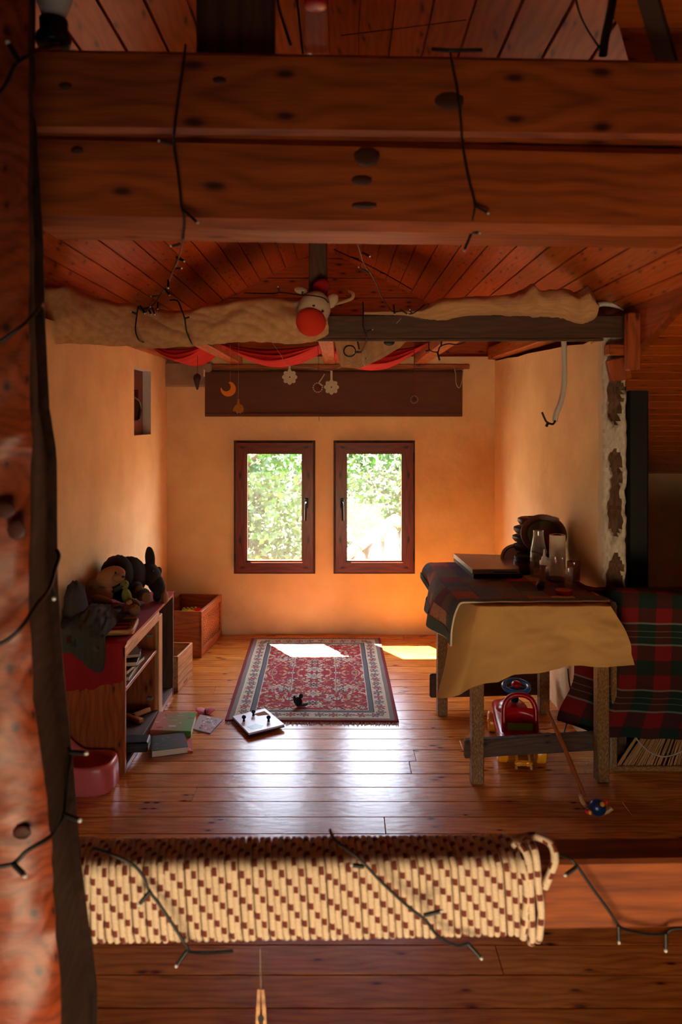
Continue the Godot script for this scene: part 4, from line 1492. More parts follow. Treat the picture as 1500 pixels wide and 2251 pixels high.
		for i in 25:
			var w := TAU * (i % 24) / 24.0
			var d := Vector3(0, sin(w), cos(w))
			var lump := 1.0 + 0.16 * nz.get_noise_2d(u * 3.2 + 0.5 * cos(w), sin(w) * 1.0) + 0.22 * absf(nz.get_noise_2d(u * 13.0 + 1.6 * cos(w), sin(w) * 2.4 + 9.0)) + (0.3 * smoothstep(0.5, 0.7, u) + 0.1) * absf(nz.get_noise_2d(u * 7.0 + 0.8 * cos(w), sin(w) * 1.6 + 5.0))
			var low := 0.0
			if d.y < 0.0 and d.z > 0.0:
				low = -0.022 * exp(-pow((u - 0.30) * 9.0, 2.0)) - 0.03 * exp(-pow((u - 0.93) * 16.0, 2.0))
			row.append(Vector3(cx, 1.950 + hgt * 0.85 + d.y * hgt * lump + low, -3.385 + d.z * dep * lump))
		g.append(row)
	var rl := Mb.new()
	rl.grid(g, true, 1.0, 1.0, true)
	var ends := [g[0].slice(0, 24), g[60].slice(0, 24)]
	rl.facet(ends[0], Vector3.LEFT)
	rl.facet(ends[1], Vector3.RIGHT)
	solo("rumpled_cloth", rl, "canvas", "crumpled beige cloth bundled along the tie beam by the post head", "cloth")
	solo("curled_ribbon", tb(curve([P(736, 668, 3.4), P(758, 662, 3.38), P(775, 655, 3.36), P(776, 645, 3.37), P(768, 640, 3.4)], 5), 0.008), "canvas", "small curled end of cream cloth on the beam beside the cow", "cloth")

	# stuffed cow head
	var cow := thing("stuffed_cow", "white stuffed cow with large red muzzle perched on the tie beam", "soft toy")
	var hc := P(690, 682, 3.26)
	var tilt := Basis.from_euler(Vector3(0.2, 0.1, -0.35))
	part("head", el(hc, Vector3(0.070, 0.082, 0.055), tilt, 0.04), "plush_white", cow)
	part("muzzle", el(P(684, 708, 3.22), Vector3(0.064, 0.060, 0.05), tilt, 0.03), "plush_red", cow)
	for s in [[690, 672], [710, 684]]:
		part("eye", el(P(s[0], s[1], 3.205), Vector3(0.006, 0.0045, 0.004)), "eye", cow)
	part("nostril", el(P(671, 699, 3.178), Vector3(0.007, 0.006, 0.004)), "maroon", cow)
	part("ear", el(P(730, 662, 3.27), Vector3(0.024, 0.034, 0.014), Basis.from_euler(Vector3(0, 0, -0.6)), 0.15), "plush_white", cow)
	part("ear", el(P(662, 638, 3.29), Vector3(0.030, 0.016, 0.014), Basis.from_euler(Vector3(0, 0, -0.2)), 0.15), "plush_white", cow)
	part("hat", el(P(706, 630, 3.32), Vector3(0.038, 0.032, 0.03), Basis.from_euler(Vector3(0, 0, 0.6)), 0.12), "hat_red", cow)
	part("body", el(P(672, 690, 3.33), Vector3(0.07, 0.06, 0.03), tilt, 0.06), "plush_white", cow)

	# conduits
	solo("conduit_pipe", tb(curve([P(1306, 672, 3.42), P(1330, 668, 3.42), P(1355, 672, 3.42), P(1380, 682, 3.43), P(1396, 692, 3.46)], 5), 0.011), "pvc_white", "white plastic conduit bending along the tie beam's end", "pipe")
	var cd := thing("wall_conduit", "grey plastic conduit hanging down the broken-edged wall, black wires at its tip", "pipe")
	part("tube", tb(curve([P(1240, 744, 3.54), P(1241, 800, 3.54), P(1240, 850, 3.54), P(1233, 885, 3.54), P(1223, 910, 3.54), P(1220, 926, 3.54)], 6), 0.0125), "pvc_white", cd)
	part("wire", tb(curve([P(1222, 922, 3.54), P(1216, 932, 3.51), P(1203, 928, 3.5), P(1197, 918, 3.5), P(1192, 906, 3.5)], 6), 0.005, 6), "cord_black", cd)
	part("connector", bx(Vector3(0.011, 0.018, 0.012), X(P(1203, 934, 3.5), 0, 0, -25), 0.002), "black", cd)
	solo("plaster_wire", tb(curve([P(1300, 755, 3.45), P(1320, 748, 3.42), P(1335, 752, 3.4), P(1344, 760, 3.38)], 5), 0.004), "canvas", "frayed plaster reed at the top of the broken wall edge", "reed")


func flower(label: String, px: float, py: float, z: float, r: float, yaw: float, thread_to: Vector3) -> void:
	var t := thing("crochet_flower", label, "ornament", Vector3.ZERO, 0.0, "crocheted flowers on the string")
	var c := P(px, py, z)
	var poly := PackedVector2Array()
	for i in 64:
		var w := TAU * i / 64
		var rr := r * (0.78 + 0.22 * absf(cos(w * 4.0)))
		poly.append(Vector2(cos(w), sin(w)) * rr)
	var b := Mb.new()
	b.extrude(poly, 0.004, X(c, yaw))
	part("petals", b, "lace", t)
	var ring := []
	for i in 16:
		ring.append(X(c, yaw) * Vector3(cos(TAU * i / 16) * r * 0.62, sin(TAU * i / 16) * r * 0.62, 0.002))
	part("stitch_ring", tb(ring, 0.0022, 6, true), "lace", t)
	part("centre", el(X(c, yaw) * Vector3(0, 0, 0.002), Vector3(0.0035, 0.0035, 0.002)), "maroon", t)
	part("loop", bx(Vector3(0.010, maxf(0.01, thread_to.y - c.y - r * 0.8), 0.004), X(Vector3(c.x, (thread_to.y + c.y + r * 0.8) / 2, c.z), yaw), 0.001), "lace", t)


func build_hangings() -> void:
	# red swags across the joists
	var nz := noise(1.0, 31, 2)
	var labels := ["red fabric swag sagging between the wall plank and the first joist, above the dark cone", "red fabric swag sagging between two joists left of the cow's muzzle", "red fabric swag slanting beside the canvas pocket and the last joist"]
	var spans := [[-1.10, -0.765, 0.075, 0.02], [-0.685, -0.115, 0.085, 0.035], [-0.035, 0.505, 0.085, -0.02]]
	for k in 3:
		var s: Array = spans[k]
		var g := []
		for j in 27:
			var v := j / 26.0
			var row := []
			for i in 33:
				var u := i / 32.0
				var belly := sin(PI * clampf(u, 0.02, 0.98))
				var tilt := 0.0
				if k == 2:
					tilt = lerpf(-0.05, 0.02, u)
				var low: float = 1.921 - (s[2] + 0.012) * belly + tilt
				var p := Vector3(lerpf(s[0], s[1], u), low, 0)
				if v < 0.4:
					p.z = lerpf(-4.95, -4.42, v / 0.4)
					p.y += 0.006 * sin(v * 34.0) * belly
				else:
					var t := (v - 0.4) / 0.6
					p.y = lerpf(low, 1.925 - 0.028 * belly + tilt * 0.4, t)
					p.z = -4.42 + 0.03 * sin(t * PI) + 0.013 * sin(t * 17.0 + u * 1.5) * belly
				p.y += 0.004 * nz.get_noise_2d(u * 3.0, v * 4.0 + k * 9.0)
				p.z += s[3] * sin(u * 3.0)
				row.append(p)
			g.append(row)
		var b := Mb.new()
		b.sheet(g, 0.0025)
		solo("red_swag", b, "red_swag", labels[k], "drape", "red swags under the joists")
	# canvas pocket with ring and eyelet, behind the tie beam
	var cp := thing("canvas_pocket", "beige canvas flap with black ring and eyelet under the tie beam", "cloth")
	var zc := 3.75
	var o := P(733, 742, zc)
	var poly := PackedVector2Array()
	for p in [[733, 735], [908, 735], [880, 764], [840, 788], [790, 811], [750, 806], [742, 785]]:
		var q := P(p[0], p[1], zc)
		poly.append(Vector2(q.x, q.y))
	var b := Mb.new()
	b.extrude(poly, 0.006, X(Vector3(0, 0, -zc)))
	part("flap", b, "canvas", cp)
	var ring := []
	for i in 20:
		ring.append(P(769 + cos(TAU * i / 20) * 13, 772 + sin(TAU * i / 20) * 12, zc - 0.01))
	part("ring", tb(ring, 0.0028, 6, true), "black", cp)
	part("eyelet", el(P(856, 753, zc - 0.003), Vector3(0.026, 0.015, 0.004)), "black", cp)
	part("seam", tb([P(748, 742, zc - 0.004), P(756, 790, zc - 0.004), P(790, 803, zc - 0.004), P(838, 780, zc - 0.004), P(885, 750, zc - 0.004)], 0.0018, 5), "thread", cp)

	# roller blind above the windows
	var rb := thing("roller_blind", "brown roller blind hanging partly down above the two windows", "blind")
	var z := BACK + 0.03
	var bl := P(452, 822, -z)
	var br := P(1016, 822, -z)
	part("roller", tb([bl + Vector3(0, 0.004, 0), br + Vector3(0, 0.004, 0)], 0.020, 14), "blind", rb)
	var g := []
	for j in 9:
		var row := []
		for i in 33:
			var u := i / 32.0
			row.append(Vector3(lerpf(bl.x, br.x, u), lerpf(bl.y, bl.y - 0.285, j / 8.0), z + 0.022 + 0.004 * sin(u * 7.0 + j * 0.3) * j / 8.0))
		g.append(row)
	var fb := Mb.new()
	fb.sheet(g, -0.002)
	part("fabric", fb, "blind", rb)
	part("hem_bar", bx(Vector3(br.x - bl.x, 0.024, 0.012), X(Vector3((bl.x + br.x) / 2, bl.y - 0.283, z + 0.022)), 0.004), "blind", rb)
	for p in [bl + Vector3(-0.006, 0.004, 0), br + Vector3(0.006, 0.004, 0)]:
		part("bracket", bx(Vector3(0.010, 0.05, 0.05), X(p), 0.003), "white", rb)
	part("chain", tb(curve([P(1018, 816, 5.3), P(1016, 836, 5.3), P(1012, 850, 5.3), P(1008, 852, 5.3), P(1003, 842, 5.3), P(1002, 822, 5.3), P(998, 806, 5.3)], 5), 0.0035, 6), "beads", rb)

	# dangling ornaments
	solo("garland_string", tb(curve([P(598, 752, 3.55), P(616, 778, 3.6), P(635, 803, 3.62), P(680, 808, 3.65), P(727, 815, 3.66), P(760, 802, 3.66), P(800, 790, 3.62), P(850, 735, 3.45), P(882, 700, 3.3)], 6), 0.0012, 5), "thread", "thin pale string looping below the beam and carrying the crocheted flowers", "string")
	flower("white crocheted flower hanging alone on the string, nearer the orange moon", 637, 829, 3.62, 0.036, 6, P(635, 804, 3.62))
	flower("white crocheted flower hanging right next to a round maroon medallion", 729, 851, 3.66, 0.036, -4, P(727, 815, 3.66))
	flower("white crocheted flower turned edge-on against the canvas pocket", 803, 788, 3.6, 0.036, 66, P(801, 770, 3.6))
	var t := thing("medallion", "round maroon medallion with pale rim, close beside a crocheted flower", "ornament")
	var c := P(699, 852, 3.9)
	part("disc", lt([Vector2(0, -0.003), Vector2(0.024, -0.003), Vector2(0.026, 0), Vector2(0.024, 0.003), Vector2(0, 0.004)], 28, X(c, 0, 90)), "maroon", t)
	for i in 14:
		part("bead", el(c + Vector3(cos(TAU * i / 14) * 0.023, sin(TAU * i / 14) * 0.023, 0.003), Vector3.ONE * 0.0034), "lace", t)
	part("centre", el(c + Vector3(0, 0, 0.004), Vector3(0.009, 0.009, 0.003)), "thread_red", t)
	part("thread", tb([c + Vector3(0, 0.024, 0), P(701, 790, 3.9), P(697, 740, 3.9)], 0.0012, 5), "thread_red", t)
	part("bow", tb(curve([P(714, 822, 3.9), P(708, 832, 3.9), P(702, 842, 3.9), P(710, 848, 3.89)], 4), 0.003, 5), "lace", t)
	part("tail", tb([c - Vector3(0, 0.024, 0), P(702, 926, 3.9)], 0.001, 5), "thread_red", t)
	t = thing("medallion", "small round orange-and-dark medallion hanging on a red thread before the blind", "ornament")
	c = P(911, 878, 4.3)
	part("disc", lt([Vector2(0, -0.003), Vector2(0.023, -0.003), Vector2(0.025, 0), Vector2(0.023, 0.003), Vector2(0, 0.004)], 28, X(c, 0, 90)), "maroon", t)
	for i in 12:
		part("bead", el(c + Vector3(cos(TAU * i / 12) * 0.020, sin(TAU * i / 12) * 0.020, 0.003), Vector3(0.0045, 0.0045, 0.003)), "plush_beige", t)
	part("centre", el(c + Vector3(0, 0, 0.004), Vector3(0.010, 0.010, 0.003)), "cone_brown", t)
	part("thread", tb([c + Vector3(0, 0.022, 0), P(911, 750, 4.3)], 0.0016, 5), "thread_red", t)
	# moon: outer arc and shifted inner arc
	t = thing("felt_moon", "orange felt crescent moon dangling in front of the blind", "ornament")
	c = P(502, 855, 4.3)
	poly = PackedVector2Array()
	for i in 19:
		var w := lerpf(deg_to_rad(-185), deg_to_rad(75), i / 18.0)
		poly.append(Vector2(cos(w), sin(w)) * 0.042)
	for i in 13:
		var w := lerpf(deg_to_rad(62), deg_to_rad(-172), i / 12.0)
		poly.append(Vector2(-0.012, 0.012) + Vector2(cos(w) * 0.026, sin(w) * 0.026))
	b = Mb.new()
	b.extrude(poly, 0.012, X(c, 10))
	part("crescent", b, "orange_felt", t)
	part("thread", tb([c + Vector3(0.012, 0.04, 0), P(506, 755, 4.3)], 0.0008, 5), "thread", t)
	t = thing("felt_bell", "mustard felt bell charm hanging at the blind's lower edge", "ornament")
	c = P(524, 895, 4.3)
	poly = PackedVector2Array()
	for p in [[-0.004, 0.045], [0.004, 0.045], [0.006, 0.016], [0.022, 0.010], [0.03, -0.008], [0.026, -0.03], [0.02, -0.026], [0.014, -0.036], [0.004, -0.03], [-0.006, -0.036], [-0.014, -0.026], [-0.03, -0.022], [-0.026, -0.006], [-0.018, 0.008], [-0.006, 0.016]]:
		poly.append(Vector2(p[0], p[1]))
	b = Mb.new()
	b.extrude(poly, 0.010, X(c, -8))
	part("charm", b, "yellow_felt", t)
	part("thread", tb([c + Vector3(0, 0.044, 0), P(525, 752, 4.3)], 0.0008, 5), "thread", t)
	t = thing("dark_cone", "dark brown pine-cone shaped drop hanging below the first red swag", "ornament")
	c = P(434, 838, 4.5)
	part("drop", lt([Vector2(0, -0.052), Vector2(0.006, -0.046), Vector2(0.014, -0.02), Vector2(0.022, 0.006), Vector2(0.024, 0.022), Vector2(0.018, 0.036), Vector2(0.006, 0.044), Vector2(0, 0.046)], 16, X(c)), "cone_brown", t)
	part("thread", tb([c + Vector3(0, 0.04, 0), P(435, 762, 4.5)], 0.0014, 5), "cord_black", t)

# ---------------------------------------------------------------- low cabinet, toys, boxes, floor things

func build_left() -> void:
	var fx := -0.91
	var bxk := -1.20
	var zn := -3.257
	var zm := -3.93
	var zf := -4.205
	var xc := (fx + bxk) / 2
	var wd := fx - bxk
	var c := thing("low_cabinet", "low open wooden cabinet along the wall under the toys and red cloth", "cabinet")
	part("side_panel", bx(Vector3(wd, 0.535, 0.02), X(Vector3(xc, 0.2675, zn - 0.01)), 0.002), "cabinet_wood", c)
	part("end_panel", bx(Vector3(wd, 0.535, 0.02), X(Vector3(xc, 0.2675, zf + 0.01)), 0.002), "dark_wood", c)
	part("divider", bx(Vector3(wd - 0.02, 0.49, 0.02), X(Vector3(xc - 0.01, 0.265, zm + 0.07)), 0.002), "cabinet_wood", c)
	part("front_post", bx(Vector3(0.02, 0.50, 0.075), X(Vector3(fx - 0.01, 0.26, zm + 0.03)), 0.002), "pale_wood", c)
	part("top", bx(Vector3(wd, 0.02, zn - zf), X(Vector3(xc, 0.545, (zn + zf) / 2)), 0.002), "cabinet_wood", c)
	part("front_rail", bx(Vector3(0.02, 0.045, zn - zm - 0.06), X(Vector3(fx - 0.010, 0.5125, (zn + zm) / 2 + 0.03)), 0.002), "pale_wood", c)
	part("shelf", bx(Vector3(wd - 0.01, 0.018, zn - zm - 0.09), X(Vector3(xc - 0.005, 0.340, (zn + zm) / 2 + 0.025)), 0.002), "cabinet_wood", c)
	part("bottom", bx(Vector3(wd - 0.004, 0.018, zn - zf - 0.04), X(Vector3(xc, 0.035, (zn + zf) / 2)), 0.002), "old_wood", c)
	part("plinth", bx(Vector3(0.012, 0.035, zn - zf - 0.04), X(Vector3(fx - 0.008, 0.0185, (zn + zf) / 2)), 0.002), "cabinet_wood", c)
	part("back_panel", bx(Vector3(0.008, 0.50, zn - zf - 0.04), X(Vector3(bxk + 0.004, 0.285, (zn + zf) / 2)), 0.0), "dark_wood", c)
	for y in [0.11, 0.42]:
		part("hinge", bx(Vector3(0.03, 0.018, 0.012), X(Vector3(fx - 0.04, y, zm + 0.088)), 0.003), "steel", c)

	# red cloth over the top, hanging down both ends
	var nz := noise(1.0, 61, 3)
	var g := []
	var path := [Vector2(zn + 0.014, 0.375), Vector2(zn + 0.018, 0.42), Vector2(zn + 0.016, 0.50), Vector2(zn + 0.012, 0.552), Vector2(zn - 0.004, 0.5605), Vector2(zn - 0.05, 0.5605), Vector2(-3.5, 0.5605), Vector2(-3.8, 0.5605), Vector2(-4.0, 0.561), Vector2(zf + 0.02, 0.5605), Vector2(zf - 0.008, 0.556), Vector2(zf - 0.016, 0.52), Vector2(zf - 0.03, 0.45), Vector2(zf - 0.035, 0.40)]
	for j in path.size() * 3 - 2:
		var v := j / 3.0
		var i0 := mini(int(v), path.size() - 2)
		var p: Vector2 = path[i0].lerp(path[i0 + 1], v - i0)
		var row := []
		for i in 25:
			var u := i / 24.0
			var on: float = 1.0 if (p.y < 0.55) else 0.0
			var x := lerpf(bxk + 0.005, fx - 0.004, u)
			var y: float = p.y
			if on > 0.0 and p.x > zn:
				y = lerpf(0.555, y, 1.0 + 0.10 * sin(u * 5.0) + 0.08 * nz.get_noise_2d(u * 6.0, 0.0))
			if on > 0.0 and p.x < zf:
				y = lerpf(0.555, y, 0.3 + 0.75 * u)
			row.append(Vector3(x + (0.012 if u > 0.95 and on == 0.0 else 0.0), y + 0.0015 * absf(nz.get_noise_2d(u * 20.0, v * 4.0)), p.x + on * (0.006 * sin(u * 16.0))))
		g.append(row)
	var rc := Mb.new()
	rc.sheet(g, 0.002)
	solo("red_runner", rc, "red_cloth", "dark red cloth spread over the low cabinet, hanging down its end", "cloth")

	# grey patterned cloth slumped at the near end
	g = []
	for j in 31:
		var v := j / 30.0
		var row := []
		for i in 31:
			var u := i / 30.0
			var x := lerpf(-1.19, -0.985, u)
			var z := lerpf(-3.75, zn + 0.03, minf(v / 0.62, 1.0)) - 0.10 * u * (1.0 - minf(v / 0.62, 1.0))
			var hang := maxf(0.0, v - 0.62) / 0.38
			var heap := 0.10 * exp(-pow((v - 0.42) * 3.2, 2.0)) * (0.5 + 0.5 * cos((u - 0.35) * 3.0))
			var y := 0.566 + heap + 0.022 * absf(nz.get_noise_2d(u * 5.0, v * 6.0 + 20.0)) - hang * (0.045 + 0.09 * smoothstep(0.2, 0.95, u) - 0.05 * smoothstep(0.95, 1.0, u))
			row.append(Vector3(x, y, z + hang * 0.012 + 0.008 * nz.get_noise_2d(u * 8.0, 7.0) * hang))
		g.append(row)
	var gc := Mb.new()
	gc.sheet(g, -0.004)
	solo("patterned_cloth", gc, "grey_cloth", "dark grey cloth with red patches, heaped over the cabinet's near end", "cloth")
	solo("dark_cushion", el(Vector3(-1.16, 0.675, -3.38), Vector3(0.045, 0.112, 0.085), Basis.from_euler(Vector3(0, 0, 0.08)), 0.22), "grey_cloth_plain", "soft dark grey cushion leaning on the wall beside the log post", "cushion")

	# tray of crayons
	var tr := thing("crayon_tray", "rounded wooden tray holding a few crayons at the red cloth's edge", "tray")
	var tc := Vector3(-0.985, 0.563, -3.44)
	var rp := func(hx: float, hz: float, r: float) -> PackedVector2Array:
		var o := PackedVector2Array()
		for q in [[1, 1, 0], [-1, 1, 90], [-1, -1, 180], [1, -1, 270]]:
			for k in 6:
				var w := deg_to_rad(q[2] + 18.0 * k)
				o.append(Vector2(q[0] * (hx - r) + cos(w) * r, q[1] * (hz - r) + sin(w) * r))
		return o
	var tx := Transform3D(Basis.from_euler(Vector3(deg_to_rad(-90), deg_to_rad(8), 0)), tc)
	var tm := Mb.new()
	tm.extrude(rp.call(0.072, 0.11, 0.03), 0.012, tx.translated_local(Vector3(0, 0, 0.008)))
	part("base", tm, "pale_wood", tr)
	var rim := []
	for p in rp.call(0.067, 0.105, 0.028):
		rim.append(tx * Vector3(p.x, p.y, 0.018))
	part("rim", tb(rim, 0.007, 8, true), "pale_wood", tr)
	for k in 5:
		var z0 := -0.06 + k * 0.03
		var cr := thing("crayon", ["orange crayon nearest in the wooden tray", "dark green crayon second in the wooden tray", "red crayon in the middle of the wooden tray", "blue crayon fourth in the wooden tray", "grey crayon deepest in the wooden tray"][k], "crayon", Vector3.ZERO, 0.0, "crayons in the tray")
		var a: Vector3 = tx * Vector3(-0.045, z0, 0.022)
		var b: Vector3 = tx * Vector3(0.045, z0 + 0.004 * (k % 2), 0.022)
		part("stick", tb([a, b], 0.0075, 8), ["plush_red", "dark_green", "red_plastic", "spin_blue", "book_teal"][k], cr)
		part("point", tb([b, b + (b - a).normalized() * 0.012], [0.006, 0.0015], 8), "pale_wood", cr)

	# stuffed toys along the wall
	var dk := thing("stuffed_donkey", "dark brown stuffed donkey with long upright ear and tan feet", "soft toy")
	var dz := -4.0
	part("body", el(Vector3(-1.09, 0.685, -3.93), Vector3(0.10, 0.115, 0.12), Basis.from_euler(Vector3(0, 0, -0.25)), 0.06), "plush_dark", dk)
	part("rump", el(Vector3(-1.115, 0.71, -3.85), Vector3(0.085, 0.11, 0.09), Basis(), 0.06), "plush_dark", dk)
	part("head", el(Vector3(-0.985, 0.695, -3.99), Vector3(0.052, 0.062, 0.06), Basis.from_euler(Vector3(0, 0, 0.5)), 0.06), "plush_dark", dk)
	part("muzzle", el(Vector3(-0.955, 0.650, -3.99), Vector3(0.042, 0.055, 0.045), Basis.from_euler(Vector3(0, 0, 0.35)), 0.05), "plush_dark", dk)
	part("ear", el(P(330, 1228, 4.0), Vector3(0.026, 0.062, 0.018), Basis.from_euler(Vector3(0, 0, 0.08)), 0.06), "plush_dark", dk)
	part("ear", el(P(346, 1258, 4.02), Vector3(0.022, 0.030, 0.02), Basis.from_euler(Vector3(0, 0, -0.5)), 0.06), "plush_dark", dk)
	part("eye", el(P(336, 1255, 3.93), Vector3(0.006, 0.006, 0.004)), "eye", dk)
	part("tail", tb(curve([P(258, 1240, 3.85), P(245, 1244, 3.84), P(234, 1248, 3.84)], 4), [0.016, 0.014, 0.012, 0.010, 0.008, 0.006, 0.004, 0.003, 0.002]), "plush_dark", dk)
	part("arm", el(P(350, 1300, 3.98), Vector3(0.028, 0.055, 0.035), Basis.from_euler(Vector3(0, 0, -0.3)), 0.06), "plush_dark", dk)
	part("foot", el(P(362, 1313, 3.97), Vector3(0.02, 0.034, 0.03)), "plush_beige", dk)
	part("foot", el(P(355, 1285, 4.0), Vector3(0.016, 0.018, 0.016)), "plush_beige", dk)
	for s in [[306, 1298, 3.77], [322, 1313, 3.74]]:
		part("leg", el(P(s[0] - 8, s[1] - 6, s[2] - 0.045 + 0.08), Vector3(0.034, 0.03, 0.05), Basis(), 0.06), "plush_dark", dk)
		part("sole", el(P(s[0], s[1], s[2]), Vector3(0.024, 0.024, 0.018)), "plush_tan", dk)
	var dg := thing("stuffed_dog", "tan stuffed dog lying against the wall before the dark donkey", "soft toy")
	part("body", el(P(212, 1300, 3.72), Vector3(0.085, 0.062, 0.075), Basis.from_euler(Vector3(0, 0, -0.45)), 0.06), "plush_beige", dg)
	part("head", el(P(243, 1268, 3.68), Vector3(0.072, 0.048, 0.06), Basis.from_euler(Vector3(0, 0, 0.35)), 0.06), "plush_beige", dg)
	part("snout", el(P(260, 1270, 3.64), Vector3(0.030, 0.022, 0.03), Basis(), 0.06), "plush_beige", dg)
	part("nose", el(P(271, 1268, 3.625), Vector3(0.008, 0.006, 0.006)), "eye", dg)
	part("eye", el(P(254, 1259, 3.625), Vector3(0.005, 0.005, 0.004)), "eye", dg)
	part("ear", el(P(208, 1284, 3.66), Vector3(0.03, 0.018, 0.03), Basis.from_euler(Vector3(0, 0, 0.9)), 0.08), "plush_tan", dg)
	part("leg", el(P(224, 1318, 3.62), Vector3(0.055, 0.018, 0.022), Basis.from_euler(Vector3(0, 0, -0.28)), 0.06), "plush_beige", dg)
	part("leg", el(P(196, 1322, 3.66), Vector3(0.04, 0.02, 0.03), Basis(), 0.06), "plush_tan", dg)
	var fr := thing("stuffed_frog", "small olive green stuffed frog sitting before the donkey", "soft toy")
	part("head", el(P(274, 1285, 3.62), Vector3(0.020, 0.022, 0.02)), "plush_green", fr)
	part("body", el(P(279, 1312, 3.62), Vector3(0.022, 0.040, 0.028), Basis.from_euler(Vector3(0, 0, 0.25)), 0.06), "plush_green", fr)
	part("arm", el(P(258, 1295, 3.60), Vector3(0.030, 0.010, 0.012), Basis.from_euler(Vector3(0, 0, 0.5)), 0.06), "dark_green", fr)
	part("leg", el(P(297, 1323, 3.60), Vector3(0.030, 0.011, 0.014), Basis.from_euler(Vector3(0, 0, -0.6)), 0.06), "plush_green", fr)
	part("eye", el(P(277, 1281, 3.575), Vector3(0.004, 0.004, 0.004)), "eye", fr)
	var rg := thing("rag_doll", "little crumpled rag doll in brown and maroon on the red cloth", "doll")
	part("body", el(P(285, 1338, 3.55), Vector3(0.034, 0.026, 0.026), Basis(), 0.35), "maroon", rg)
	part("skirt", el(P(296, 1342, 3.53), Vector3(0.026, 0.024, 0.024), Basis(), 0.5), "plush_tan", rg)
	part("head", el(P(284, 1325, 3.55), Vector3(0.014, 0.014, 0.014), Basis(), 0.2), "plush_beige", rg)
	part("bow", el(P(254, 1330, 3.56), Vector3(0.022, 0.012, 0.014), Basis(), 0.4), "maroon", rg)

	# books and blocks inside
	for k in 4:
		var b := thing("shelf_book", ["teal book lying lowest on the cabinet shelf", "grey-green book, second of the flat pile in the cabinet", "dark green book, third of the flat pile in the cabinet", "thin tan book topmost of the pile in the cabinet"][k], "book", Vector3(-1.02 + 0.012 * k, 0.349 + k * 0.022, -3.50 - k * 0.02), [4.0, -6.0, 9.0, 20.0][k], "books in the cabinet")
		var sz: Vector3 = [Vector3(0.17, 0.021, 0.24), Vector3(0.16, 0.020, 0.22), Vector3(0.14, 0.021, 0.2), Vector3(0.10, 0.018, 0.14)][k]
		part("cover", bx(Vector3(sz.x, 0.002, sz.z), X(Vector3(0, sz.y - 0.001, 0)), 0.0005), ["book_teal", "grey_cloth_plain", "dark_green", "plush_tan"][k], b)
		part("cover", bx(Vector3(sz.x, 0.002, sz.z), X(Vector3(0, 0.001, 0)), 0.0005), ["book_teal", "grey_cloth_plain", "dark_green", "plush_tan"][k], b)
		part("pages", bx(Vector3(sz.x - 0.006, sz.y - 0.004, sz.z - 0.008), X(Vector3(0, sz.y / 2, 0)), 0.0), "paper", b)
	solo("wood_block", bx(Vector3(0.03, 0.022, 0.12), X(Vector3(-1.0, 0.058, -3.72), 55), 0.003), "pale_wood", "pale wooden block lying in the cabinet's bottom compartment", "block", "blocks in the cabinet")
	solo("wood_block", bx(Vector3(0.03, 0.022, 0.10), X(Vector3(-0.975, 0.066, -3.77), -35, 0, 20), 0.003), "pale_wood", "pale wooden block tilted across another in the cabinet bottom", "block", "blocks in the cabinet")
	var dv := thing("black_case", "black flat case sticking out of the cabinet's bottom compartment", "case", Vector3(-0.925, 0.046, -3.40), 6.0)
	part("shell", bx(Vector3(0.16, 0.045, 0.09), X(Vector3(0, 0.0235, 0)), 0.006), "black", dv)
	part("seam", bx(Vector3(0.162, 0.002, 0.092), X(Vector3(0, 0.026, 0)), 0.0005), "dark_wood", dv)

	# lattice crate by the end wall
	var cr := thing("toy_crate", "wooden toy crate with woven lattice side standing in the room corner", "crate", Vector3(-0.874, 0, -4.84), -6.5)
	var cd := 0.48
	var cw := 0.30
	var chh := 0.29
	part("near_panel", bx(Vector3(cw, chh, 0.016), X(Vector3(-cw / 2 - 0.001, chh / 2, -0.008)), 0.002), "cabinet_wood", cr)
	part("far_panel", bx(Vector3(cw, chh, 0.016), X(Vector3(-cw / 2, chh / 2, -cd + 0.008)), 0.002), "crate_wood", cr)
	part("wall_panel", bx(Vector3(0.016, chh, cd - 0.034), X(Vector3(-cw + 0.008, chh / 2, -cd / 2)), 0.002), "crate_wood", cr)
	part("crate_floor", bx(Vector3(cw - 0.03, 0.01, cd - 0.034), X(Vector3(-cw / 2, 0.02, -cd / 2)), 0.0), "crate_wood", cr)
	for s in [[0.0275, 0.055], [chh - 0.0225, 0.045]]:
		part("side_rail", bx(Vector3(0.022, s[1], cd), X(Vector3(-0.010, s[0], -cd / 2)), 0.003), "crate_wood", cr)
	for z in [-0.018, -cd + 0.018]:
		part("side_stile", bx(Vector3(0.022, chh - 0.1, 0.036), X(Vector3(-0.010, chh / 2 + 0.003, z)), 0.002), "crate_wood", cr)
	var lat := []
	var hz := cd - 0.072
	var h0 := 0.055
	var h1 := chh - 0.045
	for dirn in [-1, 1]:      # the two diagonal layers of the woven panel, each strip a part
		var off := -(h1 - h0)
		var kk := 0
		while off < hz:
			var za := maxf(off, 0.0)
			var zb := minf(off + (h1 - h0), hz)
			if zb - za > 0.012:
				var ya := h0 + (za - off)
				var yb := h0 + (zb - off)
				if dirn < 0:
					ya = h1 - (za - off)
					yb = h1 - (zb - off)
				var a := Vector3(-0.012, ya, -0.036 - za)
				var b := Vector3(-0.012, yb, -0.036 - zb)
				var m := []
				var nseg := maxi(2, int((zb - za) / 0.0095))
				for q in nseg + 1:
					var t := float(q) / nseg
					m.append(a.lerp(b, t) + Vector3(0.0026 * (1.0 if (q + kk) % 2 == 0 else -1.0) * dirn, 0, 0))
				part("lattice_strip", tb(m, 0.0052, 5), "weave", cr)
			off += 0.019
			kk += 1
	part("hand_hole_lip", tb([Vector3(-0.275, 0.203, 0.004), Vector3(-0.20, 0.203, 0.004)], 0.003, 6), "pale_wood", cr)
